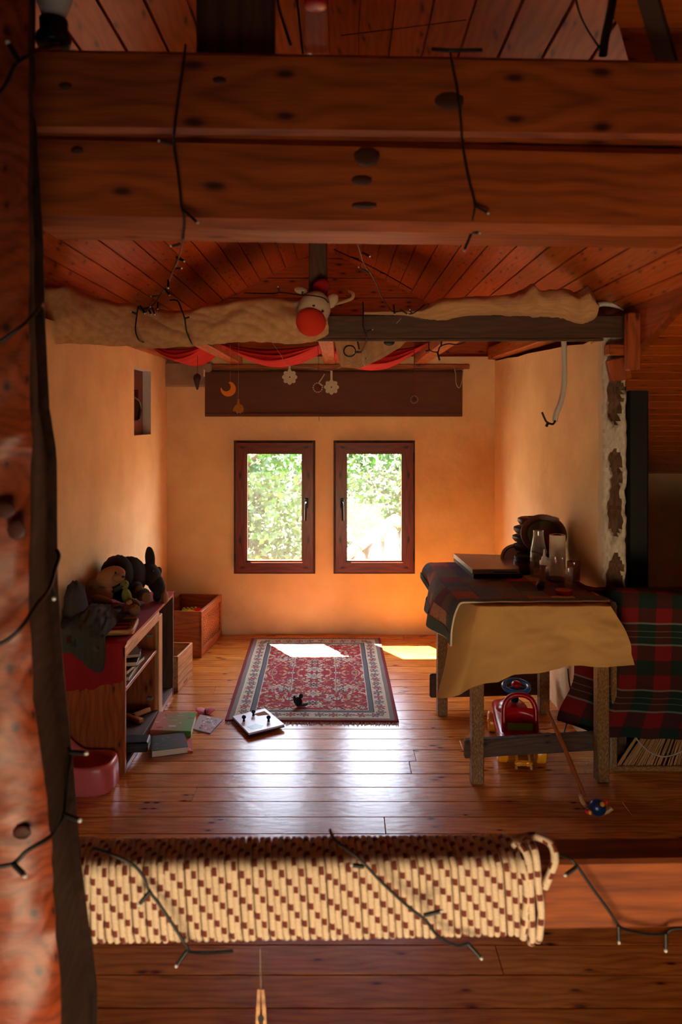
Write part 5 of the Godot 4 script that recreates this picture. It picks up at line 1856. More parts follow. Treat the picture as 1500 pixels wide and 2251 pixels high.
	part("hand_hole", bx(Vector3(0.08, 0.028, 0.006), X(Vector3(-0.235, 0.219, -0.001)), 0.002), "maroon", cr)
	# toys inside
	solo("toy_cone", lt([Vector2(0, 0.0), Vector2(0.06, 0.0), Vector2(0.062, 0.02), Vector2(0.05, 0.05), Vector2(0.02, 0.07), Vector2(0, 0.072)], 20, X(Vector3(-0.925, 0.19, -5.05), 0, 0, 20)), "red_plastic", "glossy red rounded toy inside the lattice crate", "toy")
	var orb := lt([Vector2(0.03, 0.0), Vector2(0.045, 0.012), Vector2(0.05, 0.03), Vector2(0.045, 0.045), Vector2(0.03, 0.056), Vector2(0.02, 0.045), Vector2(0.018, 0.03), Vector2(0.02, 0.012), Vector2(0.03, 0.0)], 22, X(Vector3(-0.96, 0.215, -4.93), 0, 12, 0))
	solo("toy_ring", orb, "yellow_plastic", "orange plastic ring lying in the lattice crate", "toy")
	var tn := thing("toy_train", "pale studded toy brick strip inside the lattice crate", "toy")
	part("bar", bx(Vector3(0.10, 0.03, 0.03), X(Vector3(-0.99, 0.24, -5.06), 12), 0.003), "green_label", tn)
	for k in 4:
		part("stud", tb([X(Vector3(-0.99, 0.24, -5.06), 12) * Vector3(-0.0375 + 0.025 * k, 0.014, 0), X(Vector3(-0.99, 0.24, -5.06), 12) * Vector3(-0.0375 + 0.025 * k, 0.024, 0)], 0.008, 10), "pale_wood", tn)
	solo("folded_cloth", el(Vector3(-1.0, 0.12, -5.07), Vector3(0.13, 0.085, 0.19), Basis(), 0.25), "dark_green", "dark green folded fabric filling the lattice crate under the toys", "cloth")
	# small open box
	var sb := thing("small_box", "pale open wooden box on the floor between cabinet and lattice crate", "box", Vector3(-0.893, 0, -4.235), -6.0)
	part("front_side", bx(Vector3(0.012, 0.195, 0.27), X(Vector3(-0.006, 0.0985, -0.135)), 0.002), "pale_wood", sb)
	part("wall_side", bx(Vector3(0.012, 0.195, 0.27), X(Vector3(-0.254, 0.0985, -0.135)), 0.002), "pale_wood", sb)
	for z in [-0.006, -0.264]:
		part("end_side", bx(Vector3(0.236, 0.195, 0.012), X(Vector3(-0.13, 0.0985, z)), 0.002), "pale_wood", sb)
	part("base", bx(Vector3(0.236, 0.01, 0.246), X(Vector3(-0.13, 0.012, -0.135)), 0.0), "pale_wood", sb)

	# potty
	var pt := thing("potty", "glossy pink plastic child's potty with raised back, beside the cabinet end", "potty", Vector3(-1.043, 0, -3.155))
	g = []
	var prof := [Vector2(0.92, 0.0), Vector2(1.0, 0.012), Vector2(0.99, 0.05), Vector2(0.965, 0.095), Vector2(0.94, 0.108), Vector2(0.88, 0.115), Vector2(0.80, 0.110), Vector2(0.74, 0.095), Vector2(0.66, 0.05), Vector2(0.5, 0.022), Vector2(0.0, 0.018)]
	for q in prof:
		var row := []
		for i in 49:
			var w := TAU * (i % 48) / 48.0
			var cs := cos(w)
			var sn := -sin(w)
			var sq := pow(pow(absf(cs), 3.4) + pow(absf(sn), 3.4), -1.0 / 3.4)
			if q.x < 0.85:
				sq = lerpf(sq, 1.0, 0.6)
			var back := smoothstep(0.2, 0.95, -cs) * smoothstep(0.045, 0.10, q.y)
			row.append(Vector3(cs * sq * q.x * 0.128 - back * 0.02, q.y + back * 0.11 * (1.0 - 0.3 * sn * sn), sn * sq * q.x * 0.098))
		g.append(row)
	var pm := Mb.new()
	pm.grid(g, true)
	part("bowl", pm, "pink", pt)

	# books and papers on the floor
	var bks := [[[330, 1622], [420, 1624], [432, 1582], [350, 1580], 0.036, "book_green", "thick green and orange book lying on the floor before the cabinet"], [[333, 1666], [414, 1656], [405, 1624], [332, 1632], 0.030, "book_dark", "dark green picture book lying in front of the thick green one"]]
	for bk in bks:
		var q := []
		for k in 4:
			q.append(G(bk[k][0], bk[k][1]))
		var t := thing("floor_book", bk[6], "book", Vector3.ZERO, 0.0, "books on the floor")
		for lv in [[0.001, 0.002], [bk[4] - 0.001, 0.002]]:
			part("cover", slab_quad(q, lv[0] - 0.001, lv[0] + 0.001, 1.0), bk[5], t)
		part("pages", slab_quad(q, 0.002, bk[4] - 0.002, 0.97), "paper", t)
		part("spine", slab_quad([q[0], q[1], q[1].lerp(q[2], 0.02), q[0].lerp(q[3], 0.02)] if bk[5] == "book_green" else [q[0], q[0].lerp(q[1], 0.02), q[3].lerp(q[2], 0.02), q[3]], 0.0, bk[4], 1.0), bk[5], t)
	var mg := [G(424, 1604), G(462, 1614), G(490, 1584), G(440, 1572)]
	solo("magazine", slab_quad(mg, 0.001, 0.006, 1.0), "magazine", "flat magazine with grey and red cover beside the thick green book", "magazine")
	var bo := [G(402, 1652), G(424, 1656), G(420, 1624), G(400, 1624)]
	solo("booklet", slab_quad(bo, 0.001, 0.009, 1.0), "booklet", "yellow and red booklet poking out from under the dark green book", "booklet")
	var pk := thing("pink_toy", "small pink folded toy shape on the floor behind the magazine", "toy")
	for s in [-1, 1]:
		part("wing", el(G(452 + s * 9, 1568) + Vector3(0, 0.012, 0), Vector3(0.028, 0.008, 0.03), Basis.from_euler(Vector3(0, s * 0.3, s * 0.4)), 0.2), "pink_dark", pk)
	part("middle", el(G(453, 1569) + Vector3(0, 0.014, 0), Vector3(0.008, 0.012, 0.022)), "maroon", pk)


func slab_quad(q: Array, y0: float, y1: float, shrink: float) -> Mb:   # flat thing with any four corners on the floor
	var c: Vector3 = (q[0] + q[1] + q[2] + q[3]) / 4.0
	var p := []
	for k in 4:
		p.append(c + (q[k] - c) * shrink)
	var b := Mb.new()
	var lo := p.map(func(x): return Vector3(x.x, y0, x.z))
	var hi := p.map(func(x): return Vector3(x.x, y1, x.z))
	var us := [Vector2(0, 1), Vector2(1, 1), Vector2(1, 0), Vector2(0, 0)]
	b.facet(hi, Vector3.UP, us)
	b.facet(lo, Vector3.DOWN, us)
	for k in 4:
		var j := (k + 1) % 4
		b.facet([lo[k], lo[j], hi[j], hi[k]], (p[k] + p[j]) / 2.0 - c, [us[k], us[j], us[j], us[k]])
	return b


func build_rug() -> void:
	var a := G(497, 1587)
	var b := G(875, 1589)
	var c := G(835, 1406)
	var d := G(555, 1406)
	var rug := thing("oriental_rug", "red and cream oriental rug with floral border in the sunlight", "rug")
	var nz := noise(1.0, 71, 2)
	var g := []
	for j in 41:
		var v := j / 40.0
		var row := []
		for i in 31:
			var u := i / 30.0
			var p: Vector3 = a.lerp(b, u).lerp(d.lerp(c, u), v)
			row.append(p + Vector3(0.002 * nz.get_noise_2d(3.0, v * 6.0), 0.0105 + 0.0025 * nz.get_noise_2d(u * 4.0, v * 5.0), 0))
		g.append(row)
	var m := Mb.new()
	m.sheet(g, 0.009)
	part("pile", m, "rug", rug)
	for s in [[a, d], [b, c]]:
		part("bound_edge", tb([s[0] + Vector3(0, 0.006, 0), s[0].lerp(s[1], 0.5) + Vector3(0, 0.0065, 0), s[1] + Vector3(0, 0.006, 0)], 0.006, 8), "rug_edge", rug)
	part("bound_edge", tb([a + Vector3(0, 0.006, 0), b + Vector3(0, 0.006, 0)], 0.006, 8), "rug_edge", rug)
	for e in [[a, b, 1.0], [d, c, -1.0]]:
		var f := Mb.new()
		for k in 150:
			var u := k / 149.0
			var p: Vector3 = e[0].lerp(e[1], u) + Vector3(0, 0.004, 0)
			var l: float = rng.randf_range(0.028, 0.05) * e[2]
			var sw := rng.randf_range(-0.012, 0.012)
			f.tube([p, p + Vector3(sw * 0.4, -0.001, l * 0.5), p + Vector3(sw, -0.002, l)], [0.0022, 0.0018, 0.001], 4)
		var o := part("fringe", f, "fringe", rug)
		o.set_meta("kind", "stuff")

	# peg puzzle lying half on the rug
	var pz := thing("peg_puzzle", "white wooden peg puzzle board propped on the rug's corner, three purple knobs", "puzzle")
	var q := [G(547, 1624), G(626, 1604), G(583, 1568), G(511, 1586)]
	var n2 := Vector3(0, 0.012, 0)
	part("base", slab_quad(q, 0.012, 0.017, 1.0), "purple", pz)
	part("face", slab_quad(q, 0.0172, 0.026, 0.99), "puzzle_face", pz)
	var at := func(u: float, v: float) -> Vector3:
		return q[0].lerp(q[1], u).lerp(q[3].lerp(q[2], u), v)
	for s in [[0.06, 0.62], [0.42, 0.78], [0.62, 0.32]]:
		var p: Vector3 = at.call(s[0] + 0.1, s[1])
		part("knob", lt([Vector2(0, 0), Vector2(0.007, 0), Vector2(0.005, 0.01), Vector2(0.010, 0.016), Vector2(0.011, 0.022), Vector2(0.006, 0.028), Vector2(0, 0.029)], 16, X(p + Vector3(0, 0.026, 0))), "purple", pz)
	for s in [[[0.55, 0.85], [0.90, 0.86], [0.92, 0.62], [0.80, 0.66], [0.62, 0.70]], [[0.10, 0.30], [0.36, 0.36], [0.50, 0.18], [0.40, 0.10], [0.16, 0.14]]]:
		var sh := Mb.new()
		var top := []
		for p in s:
			top.append((at.call(p[0], p[1]) as Vector3) + Vector3(0, 0.0265, 0))
		sh.facet(top, Vector3.UP)
		for k in top.size():
			var j := (k + 1) % top.size()
			sh.facet([top[k], top[j], top[j] - Vector3(0, 0.003, 0), top[k] - Vector3(0, 0.003, 0)], Vector3(0, 0, 1))
		part("piece", sh, "plush_beige" if s[0][0] > 0.3 else "purple", pz)

	# little dark figure on the rug
	var c0 := G(658, 1552, 0.014)
	var fg := thing("toy_figure", "tiny dark squirrel-like figurine sitting on the rug", "figurine")
	part("body", el(c0 + Vector3(-0.004, 0.022, 0), Vector3(0.020, 0.024, 0.016), Basis(), 0.15), "plush_dark", fg)
	part("head", el(c0 + Vector3(0.010, 0.052, 0), Vector3(0.011, 0.013, 0.011), Basis(), 0.1), "cone_brown", fg)
	part("tail", el(c0 + Vector3(-0.022, 0.032, 0), Vector3(0.009, 0.022, 0.009), Basis.from_euler(Vector3(0, 0, 0.2)), 0.15), "plush_dark", fg)
	part("leg", el(c0 + Vector3(0.026, 0.008, 0.004), Vector3(0.022, 0.008, 0.009), Basis.from_euler(Vector3(0, 0, 0.25))), "cone_brown", fg)

# ---------------------------------------------------------------- table and what lies on and under it

const TOP := 0.75

func build_table() -> void:
	var t := thing("work_table", "old wooden table with speckled square legs under a quilt, against the wall", "table")
	var fl := G(1051, 1726)
	var fr := G(1327, 1722)
	var bl := G(973, 1574)
	fl.z -= 0.025
	fr.z -= 0.025
	bl.z -= 0.02
	var br := bl + (fr - fl)
	var yaw := rad_to_deg(atan2(-(bl.x - fl.x), -(bl.z - fl.z))) * -1.0
	yaw = rad_to_deg(atan2(bl.x - fl.x, bl.z - fl.z)) - 180.0
	for p in [fl, fr, bl, br]:
		var near: bool = p == fl or p == fr
		part("leg", bx(Vector3(0.05, 0.735, 0.05), X(p + Vector3(0, 0.3675, 0), yaw), 0.004), "leg_wood", t)
	var c: Vector3 = (fl + br) / 2.0
	part("tabletop", bx(Vector3(0.60, 0.022, 0.88), X(Vector3(c.x + 0.008, 0.735, c.z - 0.03), yaw), 0.004), "old_wood", t)
	var a := fl + Vector3(-0.045, 0.121, -0.045)
	var b := fr + Vector3(0.02, 0.149, -0.045)
	var dv := (b - a)
	part("stretcher", bx(Vector3(dv.length(), 0.075, 0.03), Transform3D(Basis(dv.normalized(), Vector3.UP, dv.normalized().cross(Vector3.UP)), (a + b) / 2), 0.004), "old_wood", t)
	part("apron", bx(Vector3(0.5, 0.08, 0.02), X((fl + fr) / 2 + Vector3(0, 0.68, 0), yaw), 0.002), "old_wood", t)
	part("back_board", bx(Vector3(0.62, 0.125, 0.025), X((bl + br) / 2 + Vector3(0, 0.11, -0.12), yaw), 0.008), "dark_wood", t)

	# cream cloth hanging over the front
	var nz := noise(1.0, 81, 3)
	var zt := 3.10
	var g := []
	var nu := 64
	var nv := 36
	var hem := [[0.0, 965, 1547], [0.13, 1018, 1526], [0.24, 1068, 1509], [0.31, 1098, 1504], [0.40, 1132, 1486], [0.55, 1200, 1479], [0.75, 1292, 1471], [0.9, 1345, 1469], [1.0, 1387, 1470]]
	for j in nv + 1:
		var v := float(j) / nv
		var row := []
		for i in nu + 1:
			var u := float(i) / nu
			var k := 0
			while k < hem.size() - 2 and hem[k + 1][0] < u:
				k += 1
			var f: float = (u - hem[k][0]) / (hem[k + 1][0] - hem[k][0])
			var bot := P(lerpf(hem[k][1], hem[k + 1][1], f), lerpf(hem[k][2], hem[k + 1][2], f), zt - 0.07)
			var top := P(lerpf(1012, 1342, u), 1331, zt - 0.005)
			var p: Vector3 = top.lerp(bot, v)
			var bulge := smoothstep(0.85, 1.0, u) * sin(minf(v * 1.25, 1.0) * PI / 1.5) * 0.038
			p.x += bulge
			p.x -= 0.010 * sin(v * PI) * (1.0 - smoothstep(0.0, 0.2, u)) * -1.0
			var fold := 0.034 * sin(u * 15.0 + 0.8) * v * exp(-u * 1.4) + 0.012 * sin(u * 23.0 + v) * v + 0.012 * nz.get_noise_2d(u * 4.0, v * 2.5)
			p.z = top.z + 0.055 * smoothstep(0.0, 1.0, v) * (0.6 + 0.4 * (1.0 - u)) + fold
			if u < 0.12:      # the corner falls round the side
				p.z -= (0.12 - u) * 1.1 * (1.0 - 0.3 * v)
			row.append(p)
		g.append(row)
	# the part on the table, under the quilt
	var head := []
	for k in 4:
		var row := []
		for i in nu + 1:
			var u := float(i) / nu
			var p: Vector3 = g[0][i]
			row.append(Vector3(lerpf(p.x, lerpf(0.485, 1.10, u), 1.0 - k / 4.0), TOP - 0.0005, -3.38 + 0.058 * k))
		head.append(row)
	var cl := Mb.new()
	head.append_array(g)
	head.reverse()
	cl.sheet(head, 0.002, 3.0, 3.0)
	solo("cream_tablecloth", cl, "cream_cloth", "plain cream cloth hanging down the front of the quilt-covered table", "tablecloth")

	# patchwork quilt over the top and down the open side
	g = []
	nu = 60
	nv = 44
	var f0 := P(1015, 1328, 3.125)
	var f1 := P(1340, 1323, 3.145)
	var b0 := P(944, 1238, 3.99)
	var b1 := b0 + (f1 - f0)
	f0.y = TOP + 0.006
	f1.y = TOP + 0.006
	b0.y = TOP + 0.006
	b1.y = TOP + 0.006
	for j in nv + 1:
		var v := float(j) / nv
		var row := []
		var le := f0.lerp(b0, v)
		var re := f1.lerp(b1, v)
		for i in nu + 1:
			var u := float(i) / nu      # 0 at the wall side, 0.75 at the open edge, 1 at the hanging hem
			if u < 0.74:
				row.append(re.lerp(le, u / 0.74) + Vector3(0, 0.0015 * nz.get_noise_2d(u * 9.0, v * 9.0) + 0.0015, 0))
			else:
				var h := (u - 0.74) / 0.26
				var drop := lerpf(0.175, 0.155, v) * (1.0 - 0.55 * smoothstep(0.72, 1.0, v))
				var flare := 0.028 + 0.055 * sin(clampf(v * 1.35, 0.0, 1.0) * PI) * 1.0
				flare += 0.016 * sin(v * 19.0 + h * 2.0) * h
				var hp := le + Vector3(-flare * pow(h, 0.75) - 0.01 * sin(h * PI), -drop * pow(h, 1.5), 0)
				hp.z += 0.012 * nz.get_noise_2d(v * 6.0, h * 2.0) * h
				row.append(hp)
		g.append(row)
	var q := Mb.new()
	for row in g:
		row.reverse()
	q.sheet(g, 0.005, 1.02, 1.12)
	var quilt := thing("patchwork_quilt", "patchwork quilt in brown, orange and plum squares covering the table", "quilt")
	part("patches", q, "quilt", quilt)
	var fe := []
	var he := []
	for i in nu + 1:
		fe.append(g[0][i] + Vector3(0, 0.0, 0.003))
	for j in nv + 1:
		he.append(g[j][0] + Vector3(-0.001, 0, 0))
	part("piping", tb(fe, 0.0042, 6), "piping", quilt)
	part("piping", tb(he, 0.0038, 6), "piping", quilt)
	var bandg := []
	for j in nv + 1:
		bandg.append([g[j][0] + Vector3(-0.003, 0.0015, 0), g[j][1] + Vector3(-0.003, 0.003, 0), g[j][3] + Vector3(-0.003, 0.003, 0)])
	var bd := Mb.new()
	bd.sheet(bandg, -0.002)
	part("border_band", bd, "quilt_trim", quilt)
	bandg = []
	for j in 3:
		var row := []
		for i in range(0, nu + 1):
			row.append(g[j][i].lerp(g[j + 1][i], 0.0) + Vector3(-0.001 if i < 15 else 0.0, 0.003, 0))
		bandg.append(row)
	bd = Mb.new()
	bd.sheet(bandg, -0.002)
	part("border_band", bd, "quilt_trim", quilt)

	# laptop lying shut on a dark tablet
	var ty := TOP + 0.010
	var lap := [G(1043, 1271, ty), G(1146, 1270, ty), G(1133, 1238, ty), G(1001, 1234, ty)]
	var dk := thing("dark_notebook", "black notebook computer lying directly on the quilt under the silver laptop", "laptop")
	part("base", slab_quad(lap, ty, ty + 0.012, 1.04), "black", dk)
	part("lid", slab_quad(lap, ty + 0.0125, ty + 0.019, 1.03), "black", dk)
	var lp := thing("silver_laptop", "closed silver laptop stacked on a black one on the quilt", "laptop")
	var lap2 := lap.map(func(p): return p + Vector3(-0.008, 0, 0.0))
	part("base", slab_quad(lap2, ty + 0.0195, ty + 0.032, 1.0), "silver", lp)
	part("lid", slab_quad(lap2, ty + 0.033, ty + 0.041, 1.0), "silver", lp)
	part("drive_slot", tb([lap2[0].lerp(lap2[1], 0.45) + Vector3(0, 0.026, 0.0005), lap2[0].lerp(lap2[1], 0.96) + Vector3(0, 0.026, 0.0005)], 0.0018, 6), "black", lp)

	# clay dishes in a leaning stack
	var st := thing("clay_pot_stack", "brown ripple-sided stack of nested clay pots behind the jars", "pots")
	var sc := Vector3(P(1184, 0, 3.86).x, ty, -3.86)
	var sx := Transform3D(Basis.from_scale(Vector3(1, 1, 0.55)), sc)
	for k in 5:
		var r0: float = [0.112, 0.126, 0.130, 0.124, 0.104][k]
		var y0 := 0.035 + k * 0.043
		part("pot", lt([Vector2(r0 * 0.7, y0), Vector2(r0 * 0.9, y0 + 0.006), Vector2(r0, y0 + 0.022), Vector2(r0 * 0.985, y0 + 0.036), Vector2(r0 * 0.86, y0 + 0.042), Vector2(r0 * 0.5, y0 + 0.042)], 36, sx), "clay_dark" if k < 4 else "clay", st)
	part("foot", lt([Vector2(0.0, 0.0), Vector2(0.095, 0.0), Vector2(0.10, 0.01), Vector2(0.09, 0.04), Vector2(0, 0.04)], 32, sx), "clay_dark", st)
	var dh := thing("clay_dish", "round brown clay dish with greenish glaze leaning on the pot stack", "dish")
	var dx := X(sc + Vector3(0.0, 0.172, 0.084), 0, 72).scaled_local(Vector3(1.18, 1.1, 1.02))
	part("bowl", lt([Vector2(0, -0.02), Vector2(0.05, -0.018), Vector2(0.085, 0.0), Vector2(0.096, 0.018), Vector2(0.092, 0.024), Vector2(0.078, 0.012), Vector2(0.062, 0.004), Vector2(0, 0.0)], 36, dx), "clay", dh)
	part("glaze", lt([Vector2(0.045, 0.005), Vector2(0.062, 0.008), Vector2(0.07, 0.0125), Vector2(0.062, 0.012), Vector2(0.045, 0.009)], 36, dx), "clay_green", dh)

	var pl := thing("white_plate", "white plate with thin dark rings standing behind the dark jar", "plate")
	var px := X(P(1133, 1228, 3.85), 0, 80, 18)
	part("plate", lt([Vector2(0, -0.006), Vector2(0.04, -0.005), Vector2(0.068, 0.004), Vector2(0.072, 0.01), Vector2(0.068, 0.008), Vector2(0.042, 0.0), Vector2(0, -0.002)], 36, px), "white", pl)
	part("ring", lt([Vector2(0.056, 0.0045), Vector2(0.060, 0.0058), Vector2(0.059, 0.0062), Vector2(0.055, 0.005)], 36, px), "cone_brown", pl)

	var jar := thing("dark_jar", "dark jar with green lid and paper label near the laptop", "jar", Vector3(P(1152, 0, 3.7).x, ty, -3.70))
	part("body", lt([Vector2(0, 0), Vector2(0.044, 0), Vector2(0.048, 0.006), Vector2(0.048, 0.062), Vector2(0.042, 0.068)], 28), "cone_brown", jar)
	part("lid", lt([Vector2(0.043, 0.066), Vector2(0.045, 0.068), Vector2(0.045, 0.082), Vector2(0.042, 0.084), Vector2(0, 0.084)], 28), "dark_green", jar)
	part("label", lt([Vector2(0.0484, 0.014), Vector2(0.0486, 0.015), Vector2(0.0486, 0.054), Vector2(0.0484, 0.055)], 28), "clay", jar)

	var cf := thing("glass_carafe", "tall clear glass carafe with narrow neck before the clay pots", "carafe", Vector3(P(1184, 0, 3.62).x, ty, -3.62))
	part("glass_wall", lt([Vector2(0, 0.003), Vector2(0.036, 0.0), Vector2(0.040, 0.006), Vector2(0.041, 0.06), Vector2(0.037, 0.12), Vector2(0.028, 0.17), Vector2(0.024, 0.20), Vector2(0.025, 0.216), Vector2(0.0235, 0.216), Vector2(0.0222, 0.20), Vector2(0.0262, 0.17), Vector2(0.035, 0.12), Vector2(0.039, 0.06), Vector2(0.037, 0.008), Vector2(0, 0.006)], 32), "jar_glass", cf)
	var gb := thing("glue_bottle", "small bottle with white pointed nozzle between carafe and round jar", "bottle", Vector3(P(1197, 0, 3.50).x, ty, -3.50))
	part("body", lt([Vector2(0, 0), Vector2(0.018, 0), Vector2(0.020, 0.004), Vector2(0.020, 0.075), Vector2(0.016, 0.084), Vector2(0.012, 0.086)], 24), "amber_glass", gb)
	part("cap", lt([Vector2(0.0205, 0.080), Vector2(0.021, 0.082), Vector2(0.0205, 0.096), Vector2(0.014, 0.100), Vector2(0.0125, 0.112), Vector2(0.006, 0.118), Vector2(0.0025, 0.148), Vector2(0, 0.149)], 24), "white", gb)
	var rl := thing("paper_roll", "upright cream paper roll with open core behind the round jar", "paper roll", Vector3(P(1226, 0, 3.64).x, ty, -3.64))
	part("paper", lt([Vector2(0.016, 0), Vector2(0.0375, 0), Vector2(0.0375, 0.192), Vector2(0.037, 0.193), Vector2(0.020, 0.193)], 32), "paper", rl)
	part("core", lt([Vector2(0.0195, 0.1935), Vector2(0.018, 0.19), Vector2(0.018, 0.05), Vector2(0, 0.05)], 24), "cone_brown", rl)
	var rj := thing("round_jar", "round clear glass jar standing before the cream paper roll", "jar", Vector3(P(1222, 0, 3.48).x, ty, -3.48))
	part("glass_wall", lt([Vector2(0, 0.003), Vector2(0.036, 0), Vector2(0.045, 0.012), Vector2(0.049, 0.04), Vector2(0.046, 0.07), Vector2(0.036, 0.09), Vector2(0.033, 0.10), Vector2(0.035, 0.112), Vector2(0.033, 0.112), Vector2(0.031, 0.10), Vector2(0.034, 0.088), Vector2(0.044, 0.068), Vector2(0.047, 0.04), Vector2(0.043, 0.014), Vector2(0.034, 0.006), Vector2(0, 0.006)], 32), "jar_glass", rj)
	part("cloudy_base", lt([Vector2(0, 0.007), Vector2(0.034, 0.007), Vector2(0.042, 0.014), Vector2(0.044, 0.024), Vector2(0, 0.026)], 28), "cone_brown", rj)
	var sg := thing("shot_glass", "small clear drinking glass next to the amber tumbler", "glass", Vector3(P(1250, 0, 3.40).x, ty, -3.40))
	part("glass_wall", lt([Vector2(0, 0.008), Vector2(0.015, 0.0), Vector2(0.017, 0.004), Vector2(0.021, 0.085), Vector2(0.0195, 0.085), Vector2(0.016, 0.012), Vector2(0, 0.011)], 24), "jar_glass", sg)
	var at := thing("amber_tumbler", "amber-tinted glass tumbler beside the wall end on the quilt", "glass", Vector3(P(1262, 0, 3.52).x, ty, -3.52))
	part("glass_wall", lt([Vector2(0, 0.006), Vector2(0.026, 0.0), Vector2(0.028, 0.004), Vector2(0.031, 0.09), Vector2(0.0295, 0.09), Vector2(0.026, 0.01), Vector2(0, 0.009)], 28), "amber_glass", at)
	solo("pebble", el(P(1189, 1287, 3.36), Vector3(0.018, 0.024, 0.02), Basis(), 0.12), "dark_green", "dark green rounded lump lying on the quilt by the red lid", "pebble")
	var rd := thing("red_lid", "round red plastic lid lying on the quilt near its front", "lid", G(1240, 1305, ty))  # a loose plastic lid, no toy
	part("disc", lt([Vector2(0, 0), Vector2(0.032, 0), Vector2(0.034, 0.003), Vector2(0.034, 0.014), Vector2(0.031, 0.018), Vector2(0, 0.018)], 28), "red_plastic", rd)
	for k in 20:
		var w := TAU * k / 20
		part("rib", tb([Vector3(cos(w) * 0.0342, 0.003, sin(w) * 0.0342), Vector3(cos(w) * 0.0342, 0.015, sin(w) * 0.0342)], 0.0014, 4), "red_plastic", rd)


func build_under_table() -> void:
	# ride-on toy seen from behind
	var o := G(1152, 1690)
	var t := thing("ride_on_car", "red plastic ride-on toy car with blue steering wheel under the table", "toy car", Vector3(o.x, 0, o.z), -4.0)
	t.scale = Vector3.ONE * 0.9
	var arch := [Vector3(-0.078, 0.10, -0.10), Vector3(-0.078, 0.20, -0.115), Vector3(-0.075, 0.25, -0.122), Vector3(-0.058, 0.285, -0.128), Vector3(-0.03, 0.302, -0.13), Vector3(0.0, 0.306, -0.13), Vector3(0.03, 0.302, -0.13), Vector3(0.058, 0.285, -0.128), Vector3(0.075, 0.25, -0.122), Vector3(0.078, 0.20, -0.115), Vector3(0.078, 0.10, -0.10)]
	part("backrest_arch", tb(curve(arch, 4), 0.0125, 12), "red_plastic", t)
	var g := []
	for j in 9:
		var v := j / 8.0
		var row := []
		for i in 13:
			var u := i / 12.0 - 0.5
			row.append(Vector3(u * 0.14, lerpf(0.10, 0.232, v) + 0.004 * cos(u * PI), -0.118 - 0.014 * v - 0.02 * cos(u * PI) * sin(v * PI) + (-0.02 * smoothstep(0.9, 1.0, v))))
		g.append(row)
	var bk := Mb.new()
	bk.sheet(g, 0.012)
	part("backrest", bk, "red_plastic", t)
	part("label", bx(Vector3(0.122, 0.036, 0.006), X(Vector3(0, 0.158, -0.104), 0, -6), 0.002), "green_label", t)
	g = []
	for q in [[0.0, -0.03, 0.098, 0.05], [0.02, -0.06, 0.104, 0.058], [0.08, -0.10, 0.107, 0.062], [0.20, -0.26, 0.102, 0.06], [0.30, -0.40, 0.096, 0.06], [0.42, -0.52, 0.085, 0.055], [0.46, -0.56, 0.05, 0.03]]:
		var row := []
		for i in 25:
			var w := TAU * (i % 24) / 24.0
			var sq := pow(pow(absf(cos(w)), 4.0) + pow(absf(sin(w)), 4.0), -0.25)
			row.append(Vector3(cos(w) * sq * q[2], 0.095 + sin(w) * sq * q[3] * 0.75, q[1] - 0.02))
		g.append(row)
	var bd := Mb.new()
	bd.grid(g, true)
	bd.facet(g[0].slice(0, 24), Vector3(0, 0, 1))
	bd.facet(g[-1].slice(0, 24), Vector3(0, 0, -1))
	part("body", bd, "red_plastic", t)
	var hood := Mb.new()
	hood.ell(Vector3(0.005, 0.125, -0.40), Vector3(0.085, 0.06, 0.12), Basis())
	part("hood", hood, "red_plastic", t)
	part("column", tb([Vector3(0.014, 0.19, -0.375), Vector3(0.016, 0.27, -0.345)], [0.020, 0.017], 14), "blue_plastic", t)
	var wx := X(Vector3(0.017, 0.275, -0.34), 0, 10)
	var rim := []
	for i in 32:
		rim.append(wx * Vector3(cos(TAU * i / 32) * 0.064, 0, sin(TAU * i / 32) * 0.064))
	part("steering_wheel", tb(rim, 0.0125, 12, true), "blue_plastic", t)
	for k in 3:
		var w := TAU * k / 3 + 0.5
		part("spoke", tb([wx * Vector3(0, 0.002, 0), wx * Vector3(cos(w) * 0.062, 0, sin(w) * 0.062)], 0.008, 8), "blue_plastic", t)
	part("horn", el(wx * Vector3(0, 0.012, 0), Vector3(0.026, 0.018, 0.026)), "red_plastic", t)
	for s in [-1, 1]:
		for z in [-0.075, -0.44]:
			var wb := Mb.new()
			wb.lathe([Vector2(0, -0.024), Vector2(0.046, -0.024), Vector2(0.053, -0.018), Vector2(0.053, 0.018), Vector2(0.046, 0.024), Vector2(0.02, 0.022), Vector2(0, 0.022)], 28, X(Vector3(s * 0.092, 0.053, z), 0, 0, -90 * s))
			var wheel := part("wheel", wb, "yellow_plastic", t)
			part("hub", el(Vector3(s * 0.114, 0.053, z), Vector3(0.008, 0.016, 0.016)), "yellow_plastic", wheel)
	# towing bracket at the back
	var tw := part("tow_bracket", bx(Vector3(0.085, 0.026, 0.02), X(Vector3(-0.005, 0.038, 0.025)), 0.010), "yellow_plastic", t)
	for s in [-1, 1]:
		part("lens", el(Vector3(-0.005 + s * 0.022, 0.038, 0.035), Vector3(0.016, 0.011, 0.004)), "yellow_plastic", tw)
		part("strut", tb([Vector3(-0.005 + s * 0.03, 0.045, 0.022), Vector3(-0.005 + s * 0.03, 0.09, -0.03)], 0.0065, 8), "yellow_plastic", tw)
		part("peg", tb([Vector3(-0.005 + s * 0.035, 0.028, 0.028), Vector3(-0.005 + s * 0.035, 0.012, 0.032)], 0.007, 8), "pale_wood", tw)

	# push-along stick toy leaning on the table's stretcher
	var sp := thing("push_toy", "push-along toy: wooden stick with blue striped roller in pale frame", "toy")
	var base := G(1310, 1782, 0.03)
	var hi := P(1196, 1545, 3.27)
	var lo := P(1285, 1750, 2.97)
	part("stick", tb([hi, hi.lerp(lo, 0.5) + Vector3(0.004, 0.002, 0), lo], 0.0085, 8), "crate_wood", sp)
	var f := []
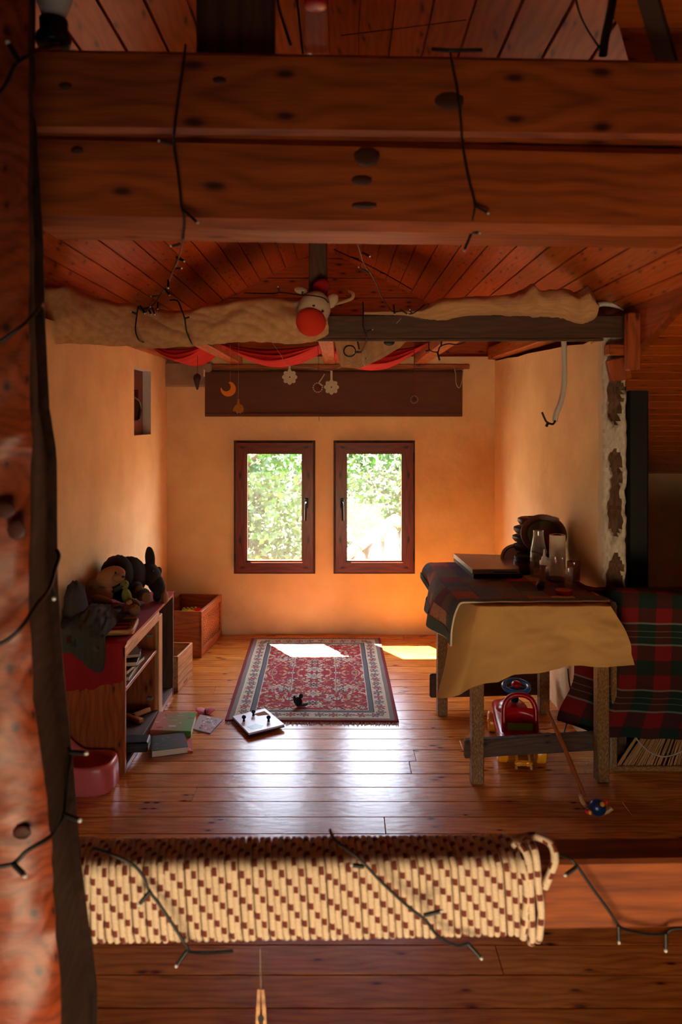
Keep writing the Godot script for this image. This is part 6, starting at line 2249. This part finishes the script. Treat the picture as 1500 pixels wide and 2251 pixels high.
	for p in [[1276, 1748], [1282, 1764], [1300, 1780], [1322, 1788], [1338, 1782], [1346, 1776]]:
		f.append(P(p[0], p[1], 2.93))
	part("frame", tb(curve(f, 5), 0.0085, 8), "pale_wood", sp)
	var rc := P(1314, 1775, 2.91)
	var rb := Basis.from_euler(Vector3(0.3, 0.2, -0.6))
	part("roller", el(rc, Vector3(0.034, 0.030, 0.030), rb), "spin_blue", sp)
	for s in [[1325, 1768, "yellow_plastic"], [1333, 1763, "red_plastic"], [1297, 1786, "yellow_plastic"], [1290, 1784, "red_plastic"]]:
		part("bead", el(P(s[0], s[1], 2.885), Vector3(0.009, 0.009, 0.009)), s[2], sp)
	# cords down the wall
	solo("power_cable", tb(curve([P(1249, 1470, 3.5), P(1252, 1500, 3.5), P(1260, 1540, 3.52), P(1257, 1572, 3.54), P(1246, 1592, 3.56), P(1240, 1614, 3.52)], 6), 0.0035, 6), "cord_black", "black cord hanging down the wall under the table, curving to the floor", "cord")
	solo("power_cable", tb(curve([P(1268, 1470, 3.48), P(1273, 1500, 3.5), P(1276, 1530, 3.52), P(1262, 1570, 3.54), P(1246, 1580, 3.56), P(1228, 1584, 3.6)], 6), 0.003, 6), "cord_black", "second black cord beside the plaid throw, ending in a small plug", "cord")
	solo("cellophane", el(G(1300, 1692, 0.02), Vector3(0.035, 0.03, 0.03), Basis(), 0.5), "jar_glass", "scrap of crumpled clear wrapping at the table leg's foot", "wrapper")


func build_armchair() -> void:
	# low bench with a rush-woven side, plaid throw over it
	var b := thing("rush_bench", "wooden bench with fan-woven rush side panel showing below the plaid throw", "bench")
	var z := -3.30
	var x0 := 1.152
	var x1 := 1.95
	part("bottom_rail", bx(Vector3(x1 - x0, 0.022, 0.035), X(Vector3((x0 + x1) / 2, 0.011, z)), 0.004), "leg_wood", b)
	part("stile", bx(Vector3(0.022, 0.70, 0.035), X(Vector3(x0 + 0.011, 0.36, z)), 0.004), "leg_wood", b)
	part("stile", bx(Vector3(0.022, 0.70, 0.035), X(Vector3(x1 - 0.011, 0.36, z)), 0.004), "leg_wood", b)
	part("seat_box", bx(Vector3(x1 - 1.30, 0.66, 0.3), X(Vector3((1.30 + x1) / 2, 0.38, z - 0.19)), 0.01), "old_wood", b)
	var fan := Vector3(1.62, 0.46, z + 0.004)
	for k in 84:
		var x := lerpf(x0 + 0.024, x1 - 0.03, k / 83.0) + rng.randf_range(-0.003, 0.003)
		var a := Vector3(x, 0.022, z + rng.randf_range(-0.004, 0.006))
		var d := fan + Vector3((x - fan.x) * 0.32 + rng.randf_range(-0.02, 0.02), 0, 0)
		var m := a.lerp(d, 0.5) + Vector3(rng.randf_range(-0.006, 0.006), 0, rng.randf_range(-0.004, 0.008))
		part("rush", tb([a, m, d], rng.randf_range(0.0028, 0.0044), 5), "rush", b)
	var th := thing("plaid_throw", "red and dark green plaid wool throw hanging over the rush bench", "blanket")
	var nz := noise(1.0, 91, 2)
	var g := []
	for j in 41:
		var v := j / 40.0
		var row := []
		for i in 51:
			var u := i / 50.0
			var xl: float = lerpf(1.065, 1.02, v) - 0.07 * smoothstep(0.72, 1.0, v)
			var x := lerpf(xl, 2.0, u)
			var p: Vector3
			if v < 0.16:
				var t := v / 0.16
				p = Vector3(x, 0.765 - 0.02 * u + 0.006 * sin(u * 9.0), lerpf(z - 0.06, z + 0.01, t))
			else:
				var t := (v - 0.16) / 0.84
				var bot := lerpf(0.155, 0.135, u) + 0.012 * nz.get_noise_2d(u * 4.0, 0.0)
				if u < 0.2:
					bot += (0.2 - u) * 0.10
				p = Vector3(x, lerpf(0.765 - 0.02 * u, bot, t), z + 0.022 + 0.014 * sin(t * PI * 0.5) + 0.009 * sin(u * 14.0 + t * 2.0) * t + 0.008 * nz.get_noise_2d(u * 5.0, t * 3.0))
				if u < 0.16:
					p.z -= (0.16 - u) * (1.3 - 0.4 * t)
			p.y -= 0.012 * smoothstep(0.3, 1.0, u) * sin(v * 3.0)
			row.append(p)
		g.append(row)
	g.reverse()
	var m := Mb.new()
	m.sheet(g, 0.004, 6.7, 2.58)
	part("weave", m, "tartan", th)
	solo("bead_string", tb(curve([P(1398, 1622, 3.2), P(1425, 1650, 3.2), P(1458, 1663, 3.2), P(1490, 1656, 3.2), P(1520, 1640, 3.2)], 6), 0.003, 6), "beads", "string of tiny pale beads drooping in front of the rush panel", "beads")
